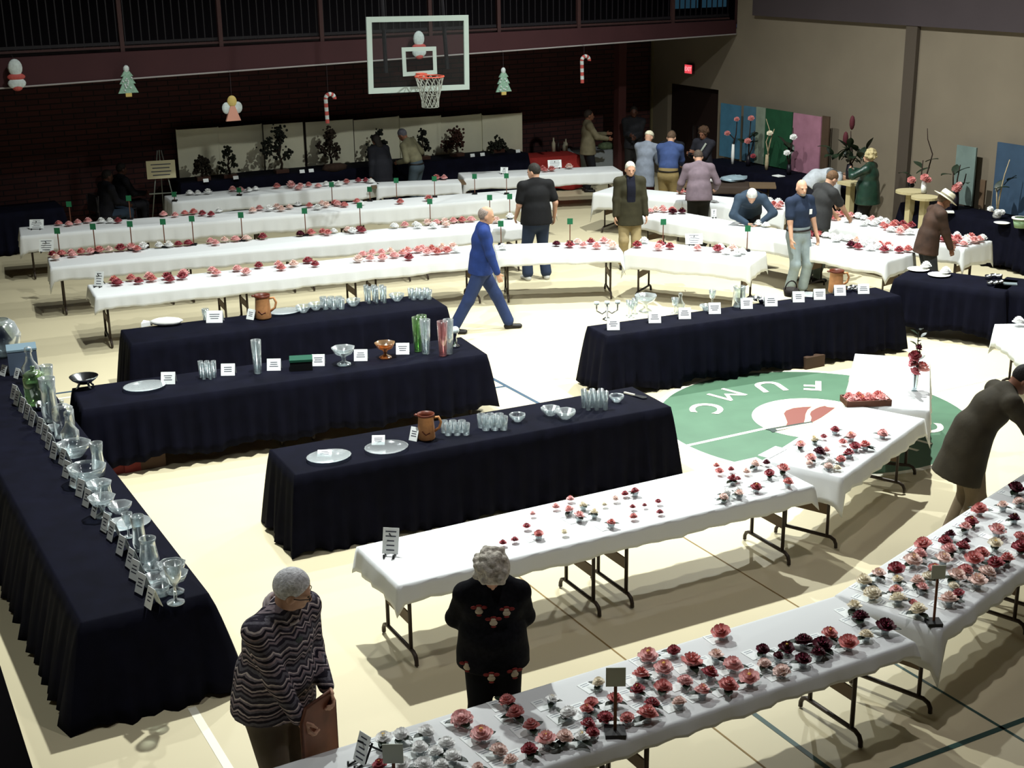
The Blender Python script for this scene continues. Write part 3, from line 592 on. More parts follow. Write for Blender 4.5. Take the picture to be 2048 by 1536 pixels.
if REST:
    o = b.build('camellia_blooms', [mat('petal_'+BC[c][0], BC[c][1]) for c in ms], None, True); tag(o, 'remaining small camellia blooms massed on the farthest white tables', 'flowers', kind='stuff')
# ------------------------------------------------ class markers: a stick on a dark foot with a green card
GC = mat('green_card', '#1f6b45', .7); STK = mat('marker_stick', '#6e4632', .7)
_mk = {}
def marker(px, py, tx, ty, lab, card='g', s=1, key=None):
    p = P(px, py, .752)
    if key: p = on_run(RUNS[key], p, .05)[0]
    else: p = min((on_run(q, p, .05)[0] for k_, q in RUNS.items() if k_[0] in 'TRMQ' and k_ not in ('RD', 'RW')), key=lambda v: (v-p).length)
    d = ray(tx, ty); t = math.hypot(p.x, p.y)/math.hypot(d[0], d[1]); h = (CO+d*t)[2]-.75
    o = thing('class_marker', lab, 'marker', (p.x, p.y, .7495), R(-28), 'class marker stands')
    MB().box((0, 0, .012), (.09*s, .09*s, .024)).build('foot', BLACKP, o); MB().box((0, 0, h*.45), (.014*s, .01, h*.9)).build('stick', STK, o)
    MB().box((0, -.008, h-.045*s), (.085*s, .006, .09*s)).build('card', GC if card == 'g' else mat('pale_card', '#b9beb2', .8), o)
def mk5(key, L):
    L = sorted(L)
    for i, (x, y, tx, ty) in enumerate(L): marker(x, y, tx, ty, f'green class marker on a stick, {ordn(i)} from the left on {RUNS[key]["label"]}', key=key)
a5 = lambda x, y: (x*.29297, 350+y*.29297); a6 = lambda x, y: (500+x*.29297, 350+y*.29297); a7 = lambda x, y: (1000+x*.29297, 300+y*.29297)
mk5('R3w', [a5(475, 300)+a5(465, 180), a5(885, 288)+a5(870, 140), a6(530, 172)+a6(522, 48), a6(812, 172)+a6(805, 80), a6(997, 160)+a6(988, 20), a6(1262, 150)+a6(1250, 8), a6(1535, 130)+a6(1530, -8), a6(1752, 130)+a6(1745, -12)])
mk5('R2w', [a5(397, 505)+a5(388, 360), a5(627, 465)+a5(623, 332), a5(872, 450)+a5(863, 315), a5(1088, 430)+a5(1078, 300), a5(1268, 400)+a5(1258, 280), a5(1608, 395)+a5(1597, 255), a6(305, 345)+a6(298, 228), a6(687, 330)+a6(680, 190), a6(1165, 300)+a6(1160, 162), a6(1606, 290)+a6(1602, 135), a6(1778, 285)+a6(1766, 128)])
mk5('R4w', [a5(1186, 215)+a5(1182, 115), a5(1722, 195)+a5(1700, 82)])
marker(*a6(1697, 430), *a6(1692, 312), 'green class marker on a stick at the right end of the foremost back row')
marker(*a7(477, 630), *a7(473, 466), 'green class marker on the table right of the walking man'); marker(*a7(1112, 640), *a7(1120, 470), 'green class marker on the slanted central table'); marker(*a7(1685, 690), *a7(1688, 515), 'green class marker in front of the bending white haired man')
marker(1230, 1466, 1238, 1334, 'pale class marker on a stick in the middle of the nearest flower table', 'p', 1.35)
marker(788, 1552, 791, 1486, 'pale class marker among white camellias at the bottom edge', 'p', 1.35)
marker(1867, 1247, 1881, 1130, 'pale class marker at the near corner of the right foreground table', 'p', 1.1)
# ------------------------------------------------ sign cards leaning on small easels
def easel_card(px, py, w, h, lab, rz, z=.7495, lines=5, tilt=R(20), base=True, cardm=CARD):
    p = P(px, py, z); o = thing('sign_card', lab, 'sign', (p.x, p.y, z), rz)
    m = Matrix.Rotation(-tilt, 4, 'X')
    def bx(c, d, nm, mt, par):
        b = MB(); b.box(c, d); b.v = [tuple(m @ Vector(v)) for v in b.v]; return b.build(nm, mt, par)
    f = bx((0, 0, h/2+.015), (w, .004, h), 'card', cardm, o)
    for i in range(lines):
        ww = w*random.uniform(.4, .75); bx((0, -.003, h*(.85-.7*i/max(1, lines-1))+.015), (ww, .001, h*.045), 'ink_line', INK, f)
    b = MB(); b.tube([(0, .01, h*.9), (0, .14+h*.25, .004)], .006, 6)
    for s in (-1, 1): b.tube([(s*w*.3, -.045, .03), (s*w*.3, -.05, .006), (s*w*.3, .03, .012), (s*w*.1, .05+h*.3, h*.6)], .007, 6)
    b.build('easel', BLACKP, o); return o
fc = lambda a: R(a-90+180)
easel_card(780, 1112, .125, .2, 'white sign card on a black easel at the left end of the award table', R(-38))
easel_card(716, 1530, .1, .17, 'white sign card at the left end of the nearest flower table', R(-75))
easel_card(*a5(250, 372), .23, .15, 'white sign card at the left end of the third back row', R(-28)); easel_card(*a5(316, 530), .22, .19, 'white sign card at the left end of the second back row', R(-28))
o = easel_card(*a5(672, 765), .13, .2, 'clear sign holder at the left end of the foremost back row', R(-40))
easel_card(1110, 337, .28, .16, 'wide white sign card beside coral blooms on the rear right row', R(-20)); easel_card(1008, 348, .15, .12, 'small tilted white card at the middle of the rear right row', R(-40))
easel_card(*a7(1325, 650), .26, .16, 'white sign card standing on the slanted central table', R(-28)); easel_card(1428, 436, .08, .13, 'small white card on the front right-hand row by dark trousers', R(-28))
# ------------------------------------------------ tray of blooms and tall vase on the tray table
p = P(1731, 806, .75); tr = thing('flower_tray', 'brown woven tray filled with pink camellias on a white table', 'tray', (p.x, p.y, .7495), R(-24))
b = MB(); [b.box((0, s*.11, .03), (.44, .012, .06)) for s in (-1, 1)]; [b.box((s*.22, 0, .03), (.012, .23, .06)) for s in (-1, 1)]; b.box((0, 0, .006), (.44, .22, .012)); b.build('basket', WOOD, tr)
for k in range(8):
    o = link('tray_camellia', bmesh_for(k % 4, 'r' if k % 3 else 'p', True), None, tuple(Matrix.Translation((p.x, p.y, .79)) @ Matrix.Rotation(R(-24), 4, 'Z') @ Vector((-.155+.1*(k % 4), -.05+.1*(k//4), 0)))); o.scale = (.125,)*3
    tag(o, f'coral pink camellia packed in the brown tray, {ordn(k % 4)} from the left in its {"back" if k//4 else "front"} row', 'flower', 'camellias in the tray')
p = P(1828, 781, .75); va = thing('vase', 'slim clear vase with a tall red camellia arrangement on the tray table', 'vase', (p.x, p.y, .7495))
MB().lathe([(0, 0), (.035, 0), (.03, .02), (.034, .17), (.03, .17), (.026, .02), (0, .015)], 14).build('glass', GLASS, va)
b = MB(); [b.tube([(0, 0, .03), (x*.4, y*.4, .25), (x, y, z)], .005, 5) for x, y, z in ((0, 0, .62), (.04, 0, .5), (-.03, .02, .4), (.02, -.03, .3))]; b.build('stem', LEAF, va)
for x, y, z, s, c in ((-.02, 0, .36, .13, 'd'), (.05, -.02, .22, .16, 'r'), (-.05, -.03, .2, .12, 'd'), (.02, .03, .27, .13, 'd'), (0, 0, .45, .09, 'k')):
    o = link('bloom', bmesh_for(3, c, True), va, (x, y, z)); o.scale = (s,)*3; o.rotation_euler = (R(40), 0, random.uniform(0, 6))
for k in range(9):
    o = link('leaf', LEAFM, va, (random.uniform(-.02, .04), 0, .32+.04*k), k*2.1); o.scale = (.14,)*3; o.rotation_euler[1] = -.4
q = P(2036, 652, .75); o = link('camellia', bmesh_for(0, 'w', True), None, (q.x, q.y, .79)); o.scale = (.16,)*3; tag(o, 'white camellia on the table cut off by the right edge', 'flower', 'camellia blooms on the white tables')
# loose items between the award tables
q = P(1585, 857, .0)
p = P(1545, 905, .752); tag(MB().box((0, 0, .002), (.3, .12, .003)).build('paper_sheet', CARD, None, False, (p.x, p.y, .7535), R(20)), 'white paper sheet with faint lines where two tables meet', 'paper')
# ================================================================ glass and prize pieces on the black tables
TZ = .7497
_gm = {}
def gl(kind):
    if kind in _gm: return _gm[kind]
    L = dict(tumbler=[(0, .004), (.03, .004), (.037, .12), (.034, .12), (.027, .018), (0, .018)], tallglass=[(0, .004), (.028, .004), (.038, .26), (.035, .26), (.025, .02), (0, .02)],
             bowl=[(0, .004), (.04, .004), (.05, .012), (.1, .07), (.105, .1), (.1, .1), (.09, .07), (.045, .02), (0, .018)], smallbowl=[(0, .004), (.03, .004), (.06, .04), (.063, .055), (.058, .055), (.03, .014), (0, .012)],
             plate=[(0, .006), (.07, .006), (.14, .02), (.15, .028), (.14, .026), (.07, .012), (0, .011)], goblet=[(0, .002), (.04, .004), (.04, .009), (.008, .02), (.008, .09), (.03, .11), (.042, .2), (.038, .2), (.026, .115), (0, .105)],
             compote=[(0, .003), (.06, .003), (.055, .014), (.015, .035), (.02, .075), (.07, .1), (.095, .15), (.09, .15), (.06, .11), (0, .095)], vase=[(0, .004), (.045, .004), (.055, .08), (.045, .2), (.055, .3), (.05, .3), (.04, .2), (.048, .08), (0, .02)],
             canister=[(0, .004), (.075, .004), (.078, .2), (.07, .21), (.075, .22), (.04, .245), (.012, .25), (.018, .28), (0, .285)], pitcherbody=[(0, .004), (.06, .004), (.075, .06), (.06, .15), (.055, .2), (.065, .235), (.06, .235), (.05, .2), (.055, .15), (.068, .06), (0, .015)],
             decanter=[(0, .004), (.06, .004), (.065, .12), (.03, .17), (.02, .23), (.03, .24), (.026, .27), (0, .285)], votive=[(0, .004), (.045, .004), (.05, .06), (.045, .06), (.04, .012), (0, .012)], globe=[(0, .004), (.06, .004), (.13, .08), (.15, .17), (.11, .27), (.07, .3), (.066, .3), (.105, .265), (.143, .17), (.12, .08), (0, .02)])
    _gm[kind] = MB().lathe(L[kind], 20, flute=.05 if kind in ('bowl', 'smallbowl', 'compote') else 0, fn=7).mesh(kind, GLASS); return _gm[kind]
NM = dict(tumbler=('glass_tumbler', 'tumbler'), tallglass=('tall_glass', 'glass'), bowl=('glass_bowl', 'bowl'), smallbowl=('small_glass_bowl', 'bowl'), plate=('glass_plate', 'plate'), goblet=('goblet', 'goblet'), compote=('glass_compote', 'compote'), vase=('glass_vase', 'vase'), canister=('glass_canister', 'jar'), decanter=('decanter', 'decanter'), votive=('votive_glass', 'votive glass'), globe=('round_glass_vase', 'vase'))
def piece(kind, px, py, lab, s=1, m=None, sx=1, off=(0, 0), grp='glassware on black tables', rz=0, z=TZ):
    p = P(px, py, z); me = gl(kind)
    if m: me = me.copy(); me.materials.clear(); me.materials.append(m)
    o = link(NM[kind][0], me, None, (p.x+off[0], p.y+off[1], z), rz); o.scale = (s*sx, s, s); return tag(o, lab, NM[kind][1], grp)
def pcard(px, py, lab, face, w=.1, h=.115, z=TZ, tilt=22, bot=True):
    # folded place card; px,py is the centre of its face
    p = P(px, py, z+h*.45); o = thing('place_card', lab, 'card', (p.x, p.y, z), R(face+90), 'place cards on the black tables')
    m = Matrix.Rotation(R(-tilt), 4, 'X')
    def bx(c, d, nm, mt, par, mm=m):
        b = MB(); b.box(c, d); b.v = [tuple(mm @ Vector(v)) for v in b.v]; return b.build(nm, mt, par)
    bx((0, 0, h/2), (w, .003, h), 'front', CARD, o); m2 = Matrix.Translation((0, 2*h*math.sin(R(tilt)), 0)) @ Matrix.Rotation(R(tilt), 4, 'X'); bx((0, 0, h/2), (w, .003, h), 'back', CARD, o, m2)
    b = MB()
    for i in range(3): b.box((0, -.0022, h*(.7-.17*i)), (w*random.uniform(.45, .7), .001, h*.06))
    b.v = [tuple(m @ Vector(v)) for v in b.v]; b.build('ink_lines', INK, o); return o
CF0 = -118   # cards face the viewpoint
def group6(kind, px, py, n, lab, s=1, sp=.085, m=None):
    for i in range(n):
        c = i % 3; r = i//3; a = R(-28); ux = (c-1)*sp+(.04 if r else 0); uy = -(r-.5)*sp*.9
        where = f'{ordn(c)} in its {"front" if r else "rear"} line'
        piece(kind, px, py, f'{lab}, {where}', s, m, off=(ux*math.cos(a)-uy*math.sin(a), ux*math.sin(a)+uy*math.cos(a)))
def pitcher(px, py, lab, s=1, m=TERRA, name='pitcher', rz=-.5):
    p = P(px, py, TZ); o = thing(name, lab, 'pitcher', (p.x, p.y, TZ), rz)
    b = MB().lathe([(0, .003), (.068*s, .003), (.075*s, .02), (.07*s, .1*s), (.064*s, .19*s), (.07*s, .215*s)], 20); b.build('body', m, o, True)
    b = MB().lathe([(.071*s, .205*s), (.074*s, .225*s), (.068*s, .225*s), (.058*s, .19*s), (.055*s, .05), (0, .045)], 20); b.blob((-.078*s, 0, .213*s), (.022*s, .02*s, .014), 8); b.build('dark_rim', TERRAD if m is TERRA else m, o, True)
    MB().tube([(.066*s, 0, .19*s), (.105*s, 0, .195*s), (.125*s, 0, .15*s), (.11*s, 0, .1*s), (.07*s, 0, .07*s)], .011*s, 8).build('handle', m, o, True)
    if m is TERRA: MB().tube([(-.03*s, -.067*s, .09*s), (0, -.074*s, .06*s), (.035*s, -.066*s, .075*s)], .006, 6).build('painted_mark', TERRAD, o, True)
    return o
# central black table
o = piece('plate', 658, 918, 'scalloped glass platter at the left end of the central black table', 1.15, sx=1.2)
pcard(648, 906, 'grey place card lying against the scalloped platter', CF0, .13, .08, tilt=60); piece('plate', 773, 900, 'thin oval glass dish beside the terracotta pitcher', 1.2, GLASST, 1.15)
pcard(756, 881, 'grey place card behind the thin oval glass dish', CF0, .12, .1, tilt=45); pitcher(853, 878, 'terracotta pitcher with dark rim on the central black table', 1.12)
pcard(825, 870, 'white place card leaning left of the terracotta pitcher', -150, .09, .13)
group6('tumbler', 906, 868, 6, 'clear tumbler in the set right of the terracotta pitcher'); group6('tumbler', 981, 858, 6, 'clear tumbler in the middle set on the central black table', 1.15)
piece('bowl', 1035, 843, 'cut glass bowl between tumbler sets on the central black table', .75); piece('smallbowl', 1101, 831, 'left of two star shaped glass bowls on the central black table', 1.5); piece('smallbowl', 1131, 838, 'right of two star shaped glass bowls on the central black table', 1.6)
group6('tallglass', 1185, 818, 6, 'tall tumbler in the right set on the central black table', .75); piece('bowl', 1233, 804, 'cut glass bowl near the right end of the central black table', .72)
p = P(1273, 793, TZ); o = thing('cake_server', 'silver cake server at the right end of the central black table', 'cake server', (p.x, p.y, TZ), R(-70)); MB().box((-.09, 0, .012), (.13, .02, .014)).build('handle', mat('ivory', '#d8d2bd', .5), o); MB().prism([(-.03, -.02), (.1, -.035), (.13, 0), (.1, .035), (-.03, .02)], .006).build('blade', SILVER, o, loc=(0, 0, .006))
# middle black table
p = P(155, 778, TZ); p.x = 2.72; o = thing('footed_bowl', 'silver footed bowl at the left end of the middle black table', 'bowl', (p.x, p.y, TZ)); MB().lathe([(0, .05), (.07, .055), (.13, .1), (.15, .13), (.14, .13), (.07, .065), (0, .06)], 20).build('bowl', SILVER, o, True)
for k in range(4): a = k*math.pi/2+.4; MB().tube([(.06*math.cos(a), .06*math.sin(a), .06), (.09*math.cos(a), .09*math.sin(a), .02), (.105*math.cos(a), .105*math.sin(a), .006)], .012, 6).build('foot', SILVER, o, True)
piece('plate', 290, 777, 'oval cut glass platter on the middle black table', 1.25, sx=1.2); pcard(335, 758, 'white place card beside the oval cut glass platter', CF0, .15, .13)
group6('tallglass', 415, 757, 5, 'straight tumbler in the five on the middle black table', .72, .07); pcard(455, 741, 'white place card beside the five tall tumblers', CF0, .15, .13)
piece('tallglass', 516, 747, 'single tall cut glass vase on the middle black table', 1.45); pcard(547, 731, 'white place card beside the single tall cut glass vase', CF0, .15, .13)
p = P(603, 737, TZ); o = thing('gift_box', 'dark box with green lid on the middle black table', 'box', (p.x, p.y, TZ), R(-20)); MB().box((0, 0, .05), (.24, .18, .1)).build('box', BLACKP, o); MB().box((0, 0, .112), (.25, .19, .025)).build('lid', mat('box_green', '#164a38', .6), o)
pcard(636, 722, 'white place card beside the green lidded box', CF0, .14, .13); piece('compote', 688, 730, 'large clear glass bowl on the middle black table', 1.35); pcard(721, 712, 'white place card beside the large clear bowl', CF0, .15, .13)
piece('compote', 771, 716, 'glass compote with amber foot on the middle black table', 1.2, AMBER); pcard(805, 699, 'white place card right of the amber footed compote', CF0, .15, .13)
for i, (x, y, m, nm) in enumerate(((836, 703, GLASSG, 'green'), (852, 708, GLASS, 'clear'), (845, 699, GLASSG, 'olive'), (886, 712, GLASSP, 'pink'), (898, 708, GLASS, 'colourless'))): piece('tallglass', x, y, f'very tall {nm} tinted glass vase, {ordn(i)} in the right end cluster', 1.55, m)
p = P(911, 694, TZ); o = thing('candlestick', 'ornate silver candlestick at the right end of the middle black table', 'candlestick', (p.x, p.y, TZ)); MB().lathe([(0, 0), (.05, .005), (.045, .02), (.015, .04), (.02, .08), (.012, .12), (.03, .16), (.035, .2), (.02, .22), (0, .22)], 14).build('stem', SILVER, o, True); MB().blob((0, 0, .2), (.05, .05, .045), 10).build('cup', mat('frosted', '#c4cfd2', .4), o, True)
# rear black table
NAP = mat('napkin_white', '#f2f2ee', .8)
p = P(330, 650, TZ); o = thing('folded_napkin', 'white napkin folded like a fish on the rear black table', 'napkin', (p.x, p.y, TZ), R(-25)); MB().blob((.02, 0, .045), (.2, .1, .05), 12, jit=.12).build('body', NAP, o, True); MB().prism([(-.15, 0), (-.27, .08), (-.27, -.08)], .05).build('tail', NAP, o)
piece('tumbler', 412, 640, 'clear tumbler behind a white card on the rear black table', 1.2); pcard(428, 635, 'white place card near the left of the rear black table', CF0, .2, .15); pcard(499, 630, 'white place card leaning left of the orange pitcher', -150, .12, .13)
pitcher(527, 637, 'orange terracotta pitcher on the rear black table', 1.35); piece('plate', 570, 626, 'oval glass dish right of the orange pitcher', 1.1, sx=1.3)
piece('bowl', 607, 625, 'left of two glass bowls on the rear black table', .9); piece('bowl', 632, 620, 'right of two glass bowls on the rear black table', .9)
group6('tumbler', 662, 617, 6, 'clear tumbler in the left set on the rear black table', 1.2, .1); piece('bowl', 707, 612, 'shallow glass bowl between tumbler sets on the rear black table', .9)
group6('tallglass', 748, 605, 6, 'tall tumbler in the middle set on the rear black table', .85, .1); piece('bowl', 794, 602, 'glass bowl near the right of the rear black table', .95); group6('tumbler', 837, 598, 6, 'clear tumbler in the end set on the rear black table', 1.1, .1)
# right black table
p = P(1214, 640, TZ); o = thing('candelabrum', 'bright silver candelabrum at the left end of the right black table', 'candelabrum', (p.x, p.y, TZ), R(-20))
b = MB(); b.lathe([(0, 0), (.06, .005), (.05, .02), (.012, .04), (.012, .2), (0, .2)], 12); b.build('stem', SILVER, o, True)
for s in (-1, 1): MB().tube([(0, 0, .12), (s*.06, 0, .08), (s*.13, 0, .12), (s*.13, 0, .19)], .009, 6).build('arm', SILVER, o, True)
for x in (-.13, 0, .13): MB().lathe([(0, .19), (.03, .2), (.035, .235), (.028, .235), (0, .21)], 10, (x, 0, 0)).build('cup', mat('frosted', '#c4cfd2', .4), o, True)
pcard(1227, 650, 'white place card in front of the silver candelabrum', CF0, .15, .14)
for i, (x, y) in enumerate(((1258, 632), (1270, 628), (1263, 636))): piece('goblet', x, y, f'small clear goblet, {ordn(i)} of three right of the candelabrum', 1)
piece('compote', 1291, 624, 'wide clear compote on the right black table', 1.45); pcard(1310, 636, 'white place card in front of the wide clear compote', CF0, .15, .14)
piece('goblet', 1349, 627, 'left goblet behind the third card on the right black table'); piece('decanter', 1360, 625, 'clear decanter behind the third card on the right black table', .9); pcard(1370, 628, 'white place card in front of the clear decanter', CF0, .15, .14)
piece('goblet', 1424, 614, 'single goblet behind the fourth card on the right black table', 1.1); piece('smallbowl', 1412, 621, 'small glass dish left of the fourth card', 1.3); pcard(1430, 618, 'white place card in front of the single goblet', CF0, .15, .14)
p = P(1478, 613, TZ); o = thing('glass_pitcher', 'ribbed clear glass pitcher on the right black table', 'pitcher', (p.x, p.y, TZ), .4); MB().lathe([(0, .004), (.085, .004), (.08, .1), (.07, .2), (.08, .26), (.075, .26), (.064, .2), (.072, .1), (0, .02)], 18, flute=.04, fn=9).build('body', GLASS, o, True); MB().tube([(.07, 0, .23), (.125, 0, .22), (.13, 0, .12), (.08, 0, .07)], .012, 7).build('handle', GLASS, o, True)
pcard(1494, 608, 'white place card in front of the ribbed glass pitcher', CF0, .15, .14)
for i, (x, y) in enumerate(((1511, 604), (1524, 606))): piece('smallbowl', x, y, f'{"left" if i == 0 else "right"} small silver dish on the right black table', 1.2, SILVER)
pcard(1543, 603, 'white place card right of the two silver dishes', CF0, .16, .14)
p = P(1581, 592, TZ); o = thing('dark_basket', 'dark woven basket standing before the navy polo man', 'basket', (p.x, p.y, TZ)); DB = mat('dark_wicker', '#1c1512', .8, var=.4, vscale=50); MB().lathe([(0, .003), (.08, .003), (.1, .1), (.092, .1), (.07, .015), (0, .012)], 16).build('bowl', DB, o, True); MB().tube([(.095*math.cos(a), 0, .1+.1*math.sin(a)) for a in np.linspace(0, math.pi, 9)], .009, 6).build('handle', DB, o, True)
pcard(1598, 595, 'white place card right of the dark basket', CF0, .15, .14); piece('plate', 1620, 592, 'glass plate between two cards on the right black table', .9); pcard(1640, 590, 'white place card right of the glass plate', CF0, .15, .14)
pitcher(1671, 584, 'tall terracotta mug near the right end of the right black table', 1.3); pcard(1681, 582, 'white place card in front of the terracotta mug', CF0, .15, .14)
for i, (x, y) in enumerate(((1697, 583), (1706, 580), (1714, 583))): piece('votive', x, y, f'silver cup, {ordn(i)} from the left beside the terracotta mug', 1, SILVER)
pcard(1728, 579, 'white place card at the right end of the right black table', CF0, .15, .13)
# small black tables at right
for x, y, nm in ((1836.6, 541, 'left'), (1878, 552, 'right')): p = P(x, y, TZ); tag(MB().lathe([(0, .004), (.08, .004), (.15, .02), (.15, .026), (.08, .012), (0, .012)], 22).build('white_plate', NAP, None, True, p), f'{nm} white plate on the black table by the hat man', 'plate', 'white plates')
for x, y, nm in ((1852, 534, 'left'), (1891, 545, 'right')): o = link('white_camellia', bmesh_for(0, 'w', False), None, P(x, y, .79)); o.scale = (.17,)*3; tag(o, f'{nm} white camellia behind the plates on the small black table', 'flower')
for i, (x, y) in enumerate(((1976, 558), (1987, 556), (1998, 557), (1980, 571), (1990, 571), (2000, 569))): piece('votive', x, y, f'silver cup, {ordn(i % 3)} from the left in the {"rear" if i < 3 else "front"} line at right edge', .9, SILVER)
p = P(2015, 568, TZ); tag(MB().box((0, 0, .006), (.24, .12, .012)).build('grey_tray', mat('tray_grey', '#6d777a', .5), None, False, p, R(-45)), 'flat grey tray beside the silver cups at right edge', 'tray')
# left black table: cards along its outer edge, glass behind them
CL = [(x*.18233, 640+y*.18233) for x, y in ((125, 800), (160, 865), (215, 940), (270, 1015), (325, 1090), (410, 1170), (465, 1245), (505, 1340), (565, 1445), (655, 1510))]+[(120+x*.26047, 860+y*.26047) for x, y in ((30, 310), (85, 385), (135, 455), (185, 530), (245, 610), (325, 720), (370, 785), (445, 895), (515, 995), (550, 1085), (595, 1190), (665, 1300))]
for i, (x, y) in enumerate(reversed(CL)):
    pcard(x, y, f'white place card along the left glassware table, {ordn(i)} from the near end', -172+random.uniform(-7, 7)+7, .1, .15, tilt=18)
LG = [('goblet', 352, 1207, 1.2, 'wide footed glass nearest the front end'), ('votive', 322, 1190, 1, 'low round glass left of the wide footed one'), ('tumbler', 338, 1172, .9, 'clear tumbler second from the front end'), ('compote', 352, 1185, .8, 'small compote at the inner edge near the front'), ('smallbowl', 309, 1170, 1, 'small cut bowl nearest the card row'), ('smallbowl', 308, 1147, .9, 'sparkling votive dish behind the cut bowl'), ('bowl', 345, 1150, .75, 'cut glass bowl close to the inner edge'),
      ('pitcherbody', 300, 1134, 1, 'thick glass jug behind the votive dish'), ('vase', 281, 1102, .75, 'cut vase behind the thick jug'), ('goblet', 258, 1075, .8, 'small stemmed glass behind the cut vase'), ('plate', 240, 1054, .75, 'oval glass dish near the middle'), ('plate', 268, 1048, .7, 'clear plate overlapping the oval dish'), ('compote', 207, 1033, .9, 'footed bowl left of the six sided bowl'), ('smallbowl', 241, 1027, 1.2, 'six sided bowl at the inner edge'), ('pitcherbody', 214, 1008, .8, 'small pitcher behind the footed bowl'), ('smallbowl', 199, 985, 1.3, 'round bowl behind the small pitcher'), ('bowl', 176, 966, 1.2, 'broad cut bowl beside the tall jug'), ('plate', 173, 972, .7, 'flat plate under the broad cut bowl'),
      ('vase', 199, 952, .8, 'tall jug with bright handle at the inner edge'), ('bowl', 150, 915, 1.1, 'square sided bowl near the canister'), ('decanter', 143, 895, 1, 'decanter with stopper behind the square bowl'), ('canister', 131, 873, 1, 'lidded canister with round knob'), ('smallbowl', 106, 863, .8, 'little dish left of the canister'), ('vase', 103, 843, 1.15, 'tall ribbed vase behind the little dish'), ('votive', 85, 819, 1, 'bright silver cup before the square vase'), ('canister', 74, 808, 1.1, 'square olive jar in the far half'), ('vase', 100, 800, .95, 'second ribbed vase beside the olive jar'), ('decanter', 64, 765, 1.1, 'dark decanter beside the blue box'), ('globe', 8, 712, 1.1, 'round dark globe cut by the left edge')]
for i, (k, x, y, s, lab) in enumerate(LG):
    if k == 'pitcherbody':
        p = P(x, y, TZ); o = thing('glass_jug', lab+' on the left glassware table', 'jug', (p.x, p.y, TZ), i*.7); me = gl(k); q = link('body', me, o); q.scale = (s,)*3; MB().tube([(.06*s, 0, .2*s), (.115*s, 0, .2*s), (.12*s, 0, .1*s), (.07*s, 0, .06*s)], .01*s, 7).build('handle', GLASS, o, True)
    else: piece(k, x, y, lab+' on the left glassware table', s*1.3, {'votive': SILVER if 'silver' in lab else None, 'canister': GLASSG if 'olive' in lab else None}.get(k))
p = P(42, 748, TZ); o = thing('grey_box', 'blue grey box on the far end of the left glassware table', 'box', (p.x+.05, p.y+.1, TZ), R(-8)); MB().box((0, 0, .13), (.3, .26, .26)).build('box', mat('box_blue_grey', '#4a5668', .7), o); MB().box((0, 0, .27), (.31, .27, .02)).build('lid', mat('box_lid', '#6f8490', .6), o)
pcard(30, 748, 'grey place card leaning on the blue grey box', -158, .08, .11); pcard(3, 742, 'white place card cut by the left picture edge', -158, .1, .12)
# boxes under the tables
RB = mat('red_crate', '#6e2220', .7); BB_ = mat('brown_carton', '#4a372a', .8)
for x, y, m, lab, sz in ((235, 946, RB, 'left red box under the hem of the middle black table', .2), (268, 941, RB, 'right red box under the hem of the middle black table', .2), (306, 934, BB_, 'brown carton under the middle black table', .26), (1636, 738, BB_, 'brown carton under the hem of the right black table', .3)):
    p = P(x, y, 0); tag(MB().box((0, 0, .075), (sz, .2, .15)).build('carton', m, None, False, (p.x, p.y+(.06 if x < 400 else .15), .001)), lab, 'box')
# ================================================================ bonsai show
SCREEN = mat('screen_cream', '#d6d3ba', .85, var=.05, vscale=2); SCE = mat('screen_edge', '#4b443a', .8)
xs = [352, 435, 525, 605, 610, 705, 800, 880, 965, 1042]; ty = [258, 254, 248, 244, 243, 238, 234, 232, 229, 226]
for i in range(9):
    if i == 3: continue
    a = PY(xs[i]+.5, ty[i], 26.2); c = PY(xs[i+1]-.5, ty[i+1], 26.2); zt = (a.z+c.z)/2; o = thing('folding_screen', f'cream fabric screen panel, {ordn(i if i < 3 else i-1)} from the left behind the bonsai trees', 'screen', ((a.x+c.x)/2, 26.2+.03*(i % 2), .0), R(4 if i % 2 else -4), 'cream screens behind the bonsai')
    MB().box((0, 0, zt/2+.0), (c.x-a.x, .03, zt-.02)).build('panel', SCREEN, o); b = MB(); [b.box((s*(c.x-a.x)/2, 0, zt/2), (.016, .036, zt)) for s in (-1, 1)]; b.build('edge', SCE if i in (2, 4) else SCREEN, o)
BARK = mat('bark', '#2c2018', .9); POT = mat('bonsai_pot', '#3b2218', .5)
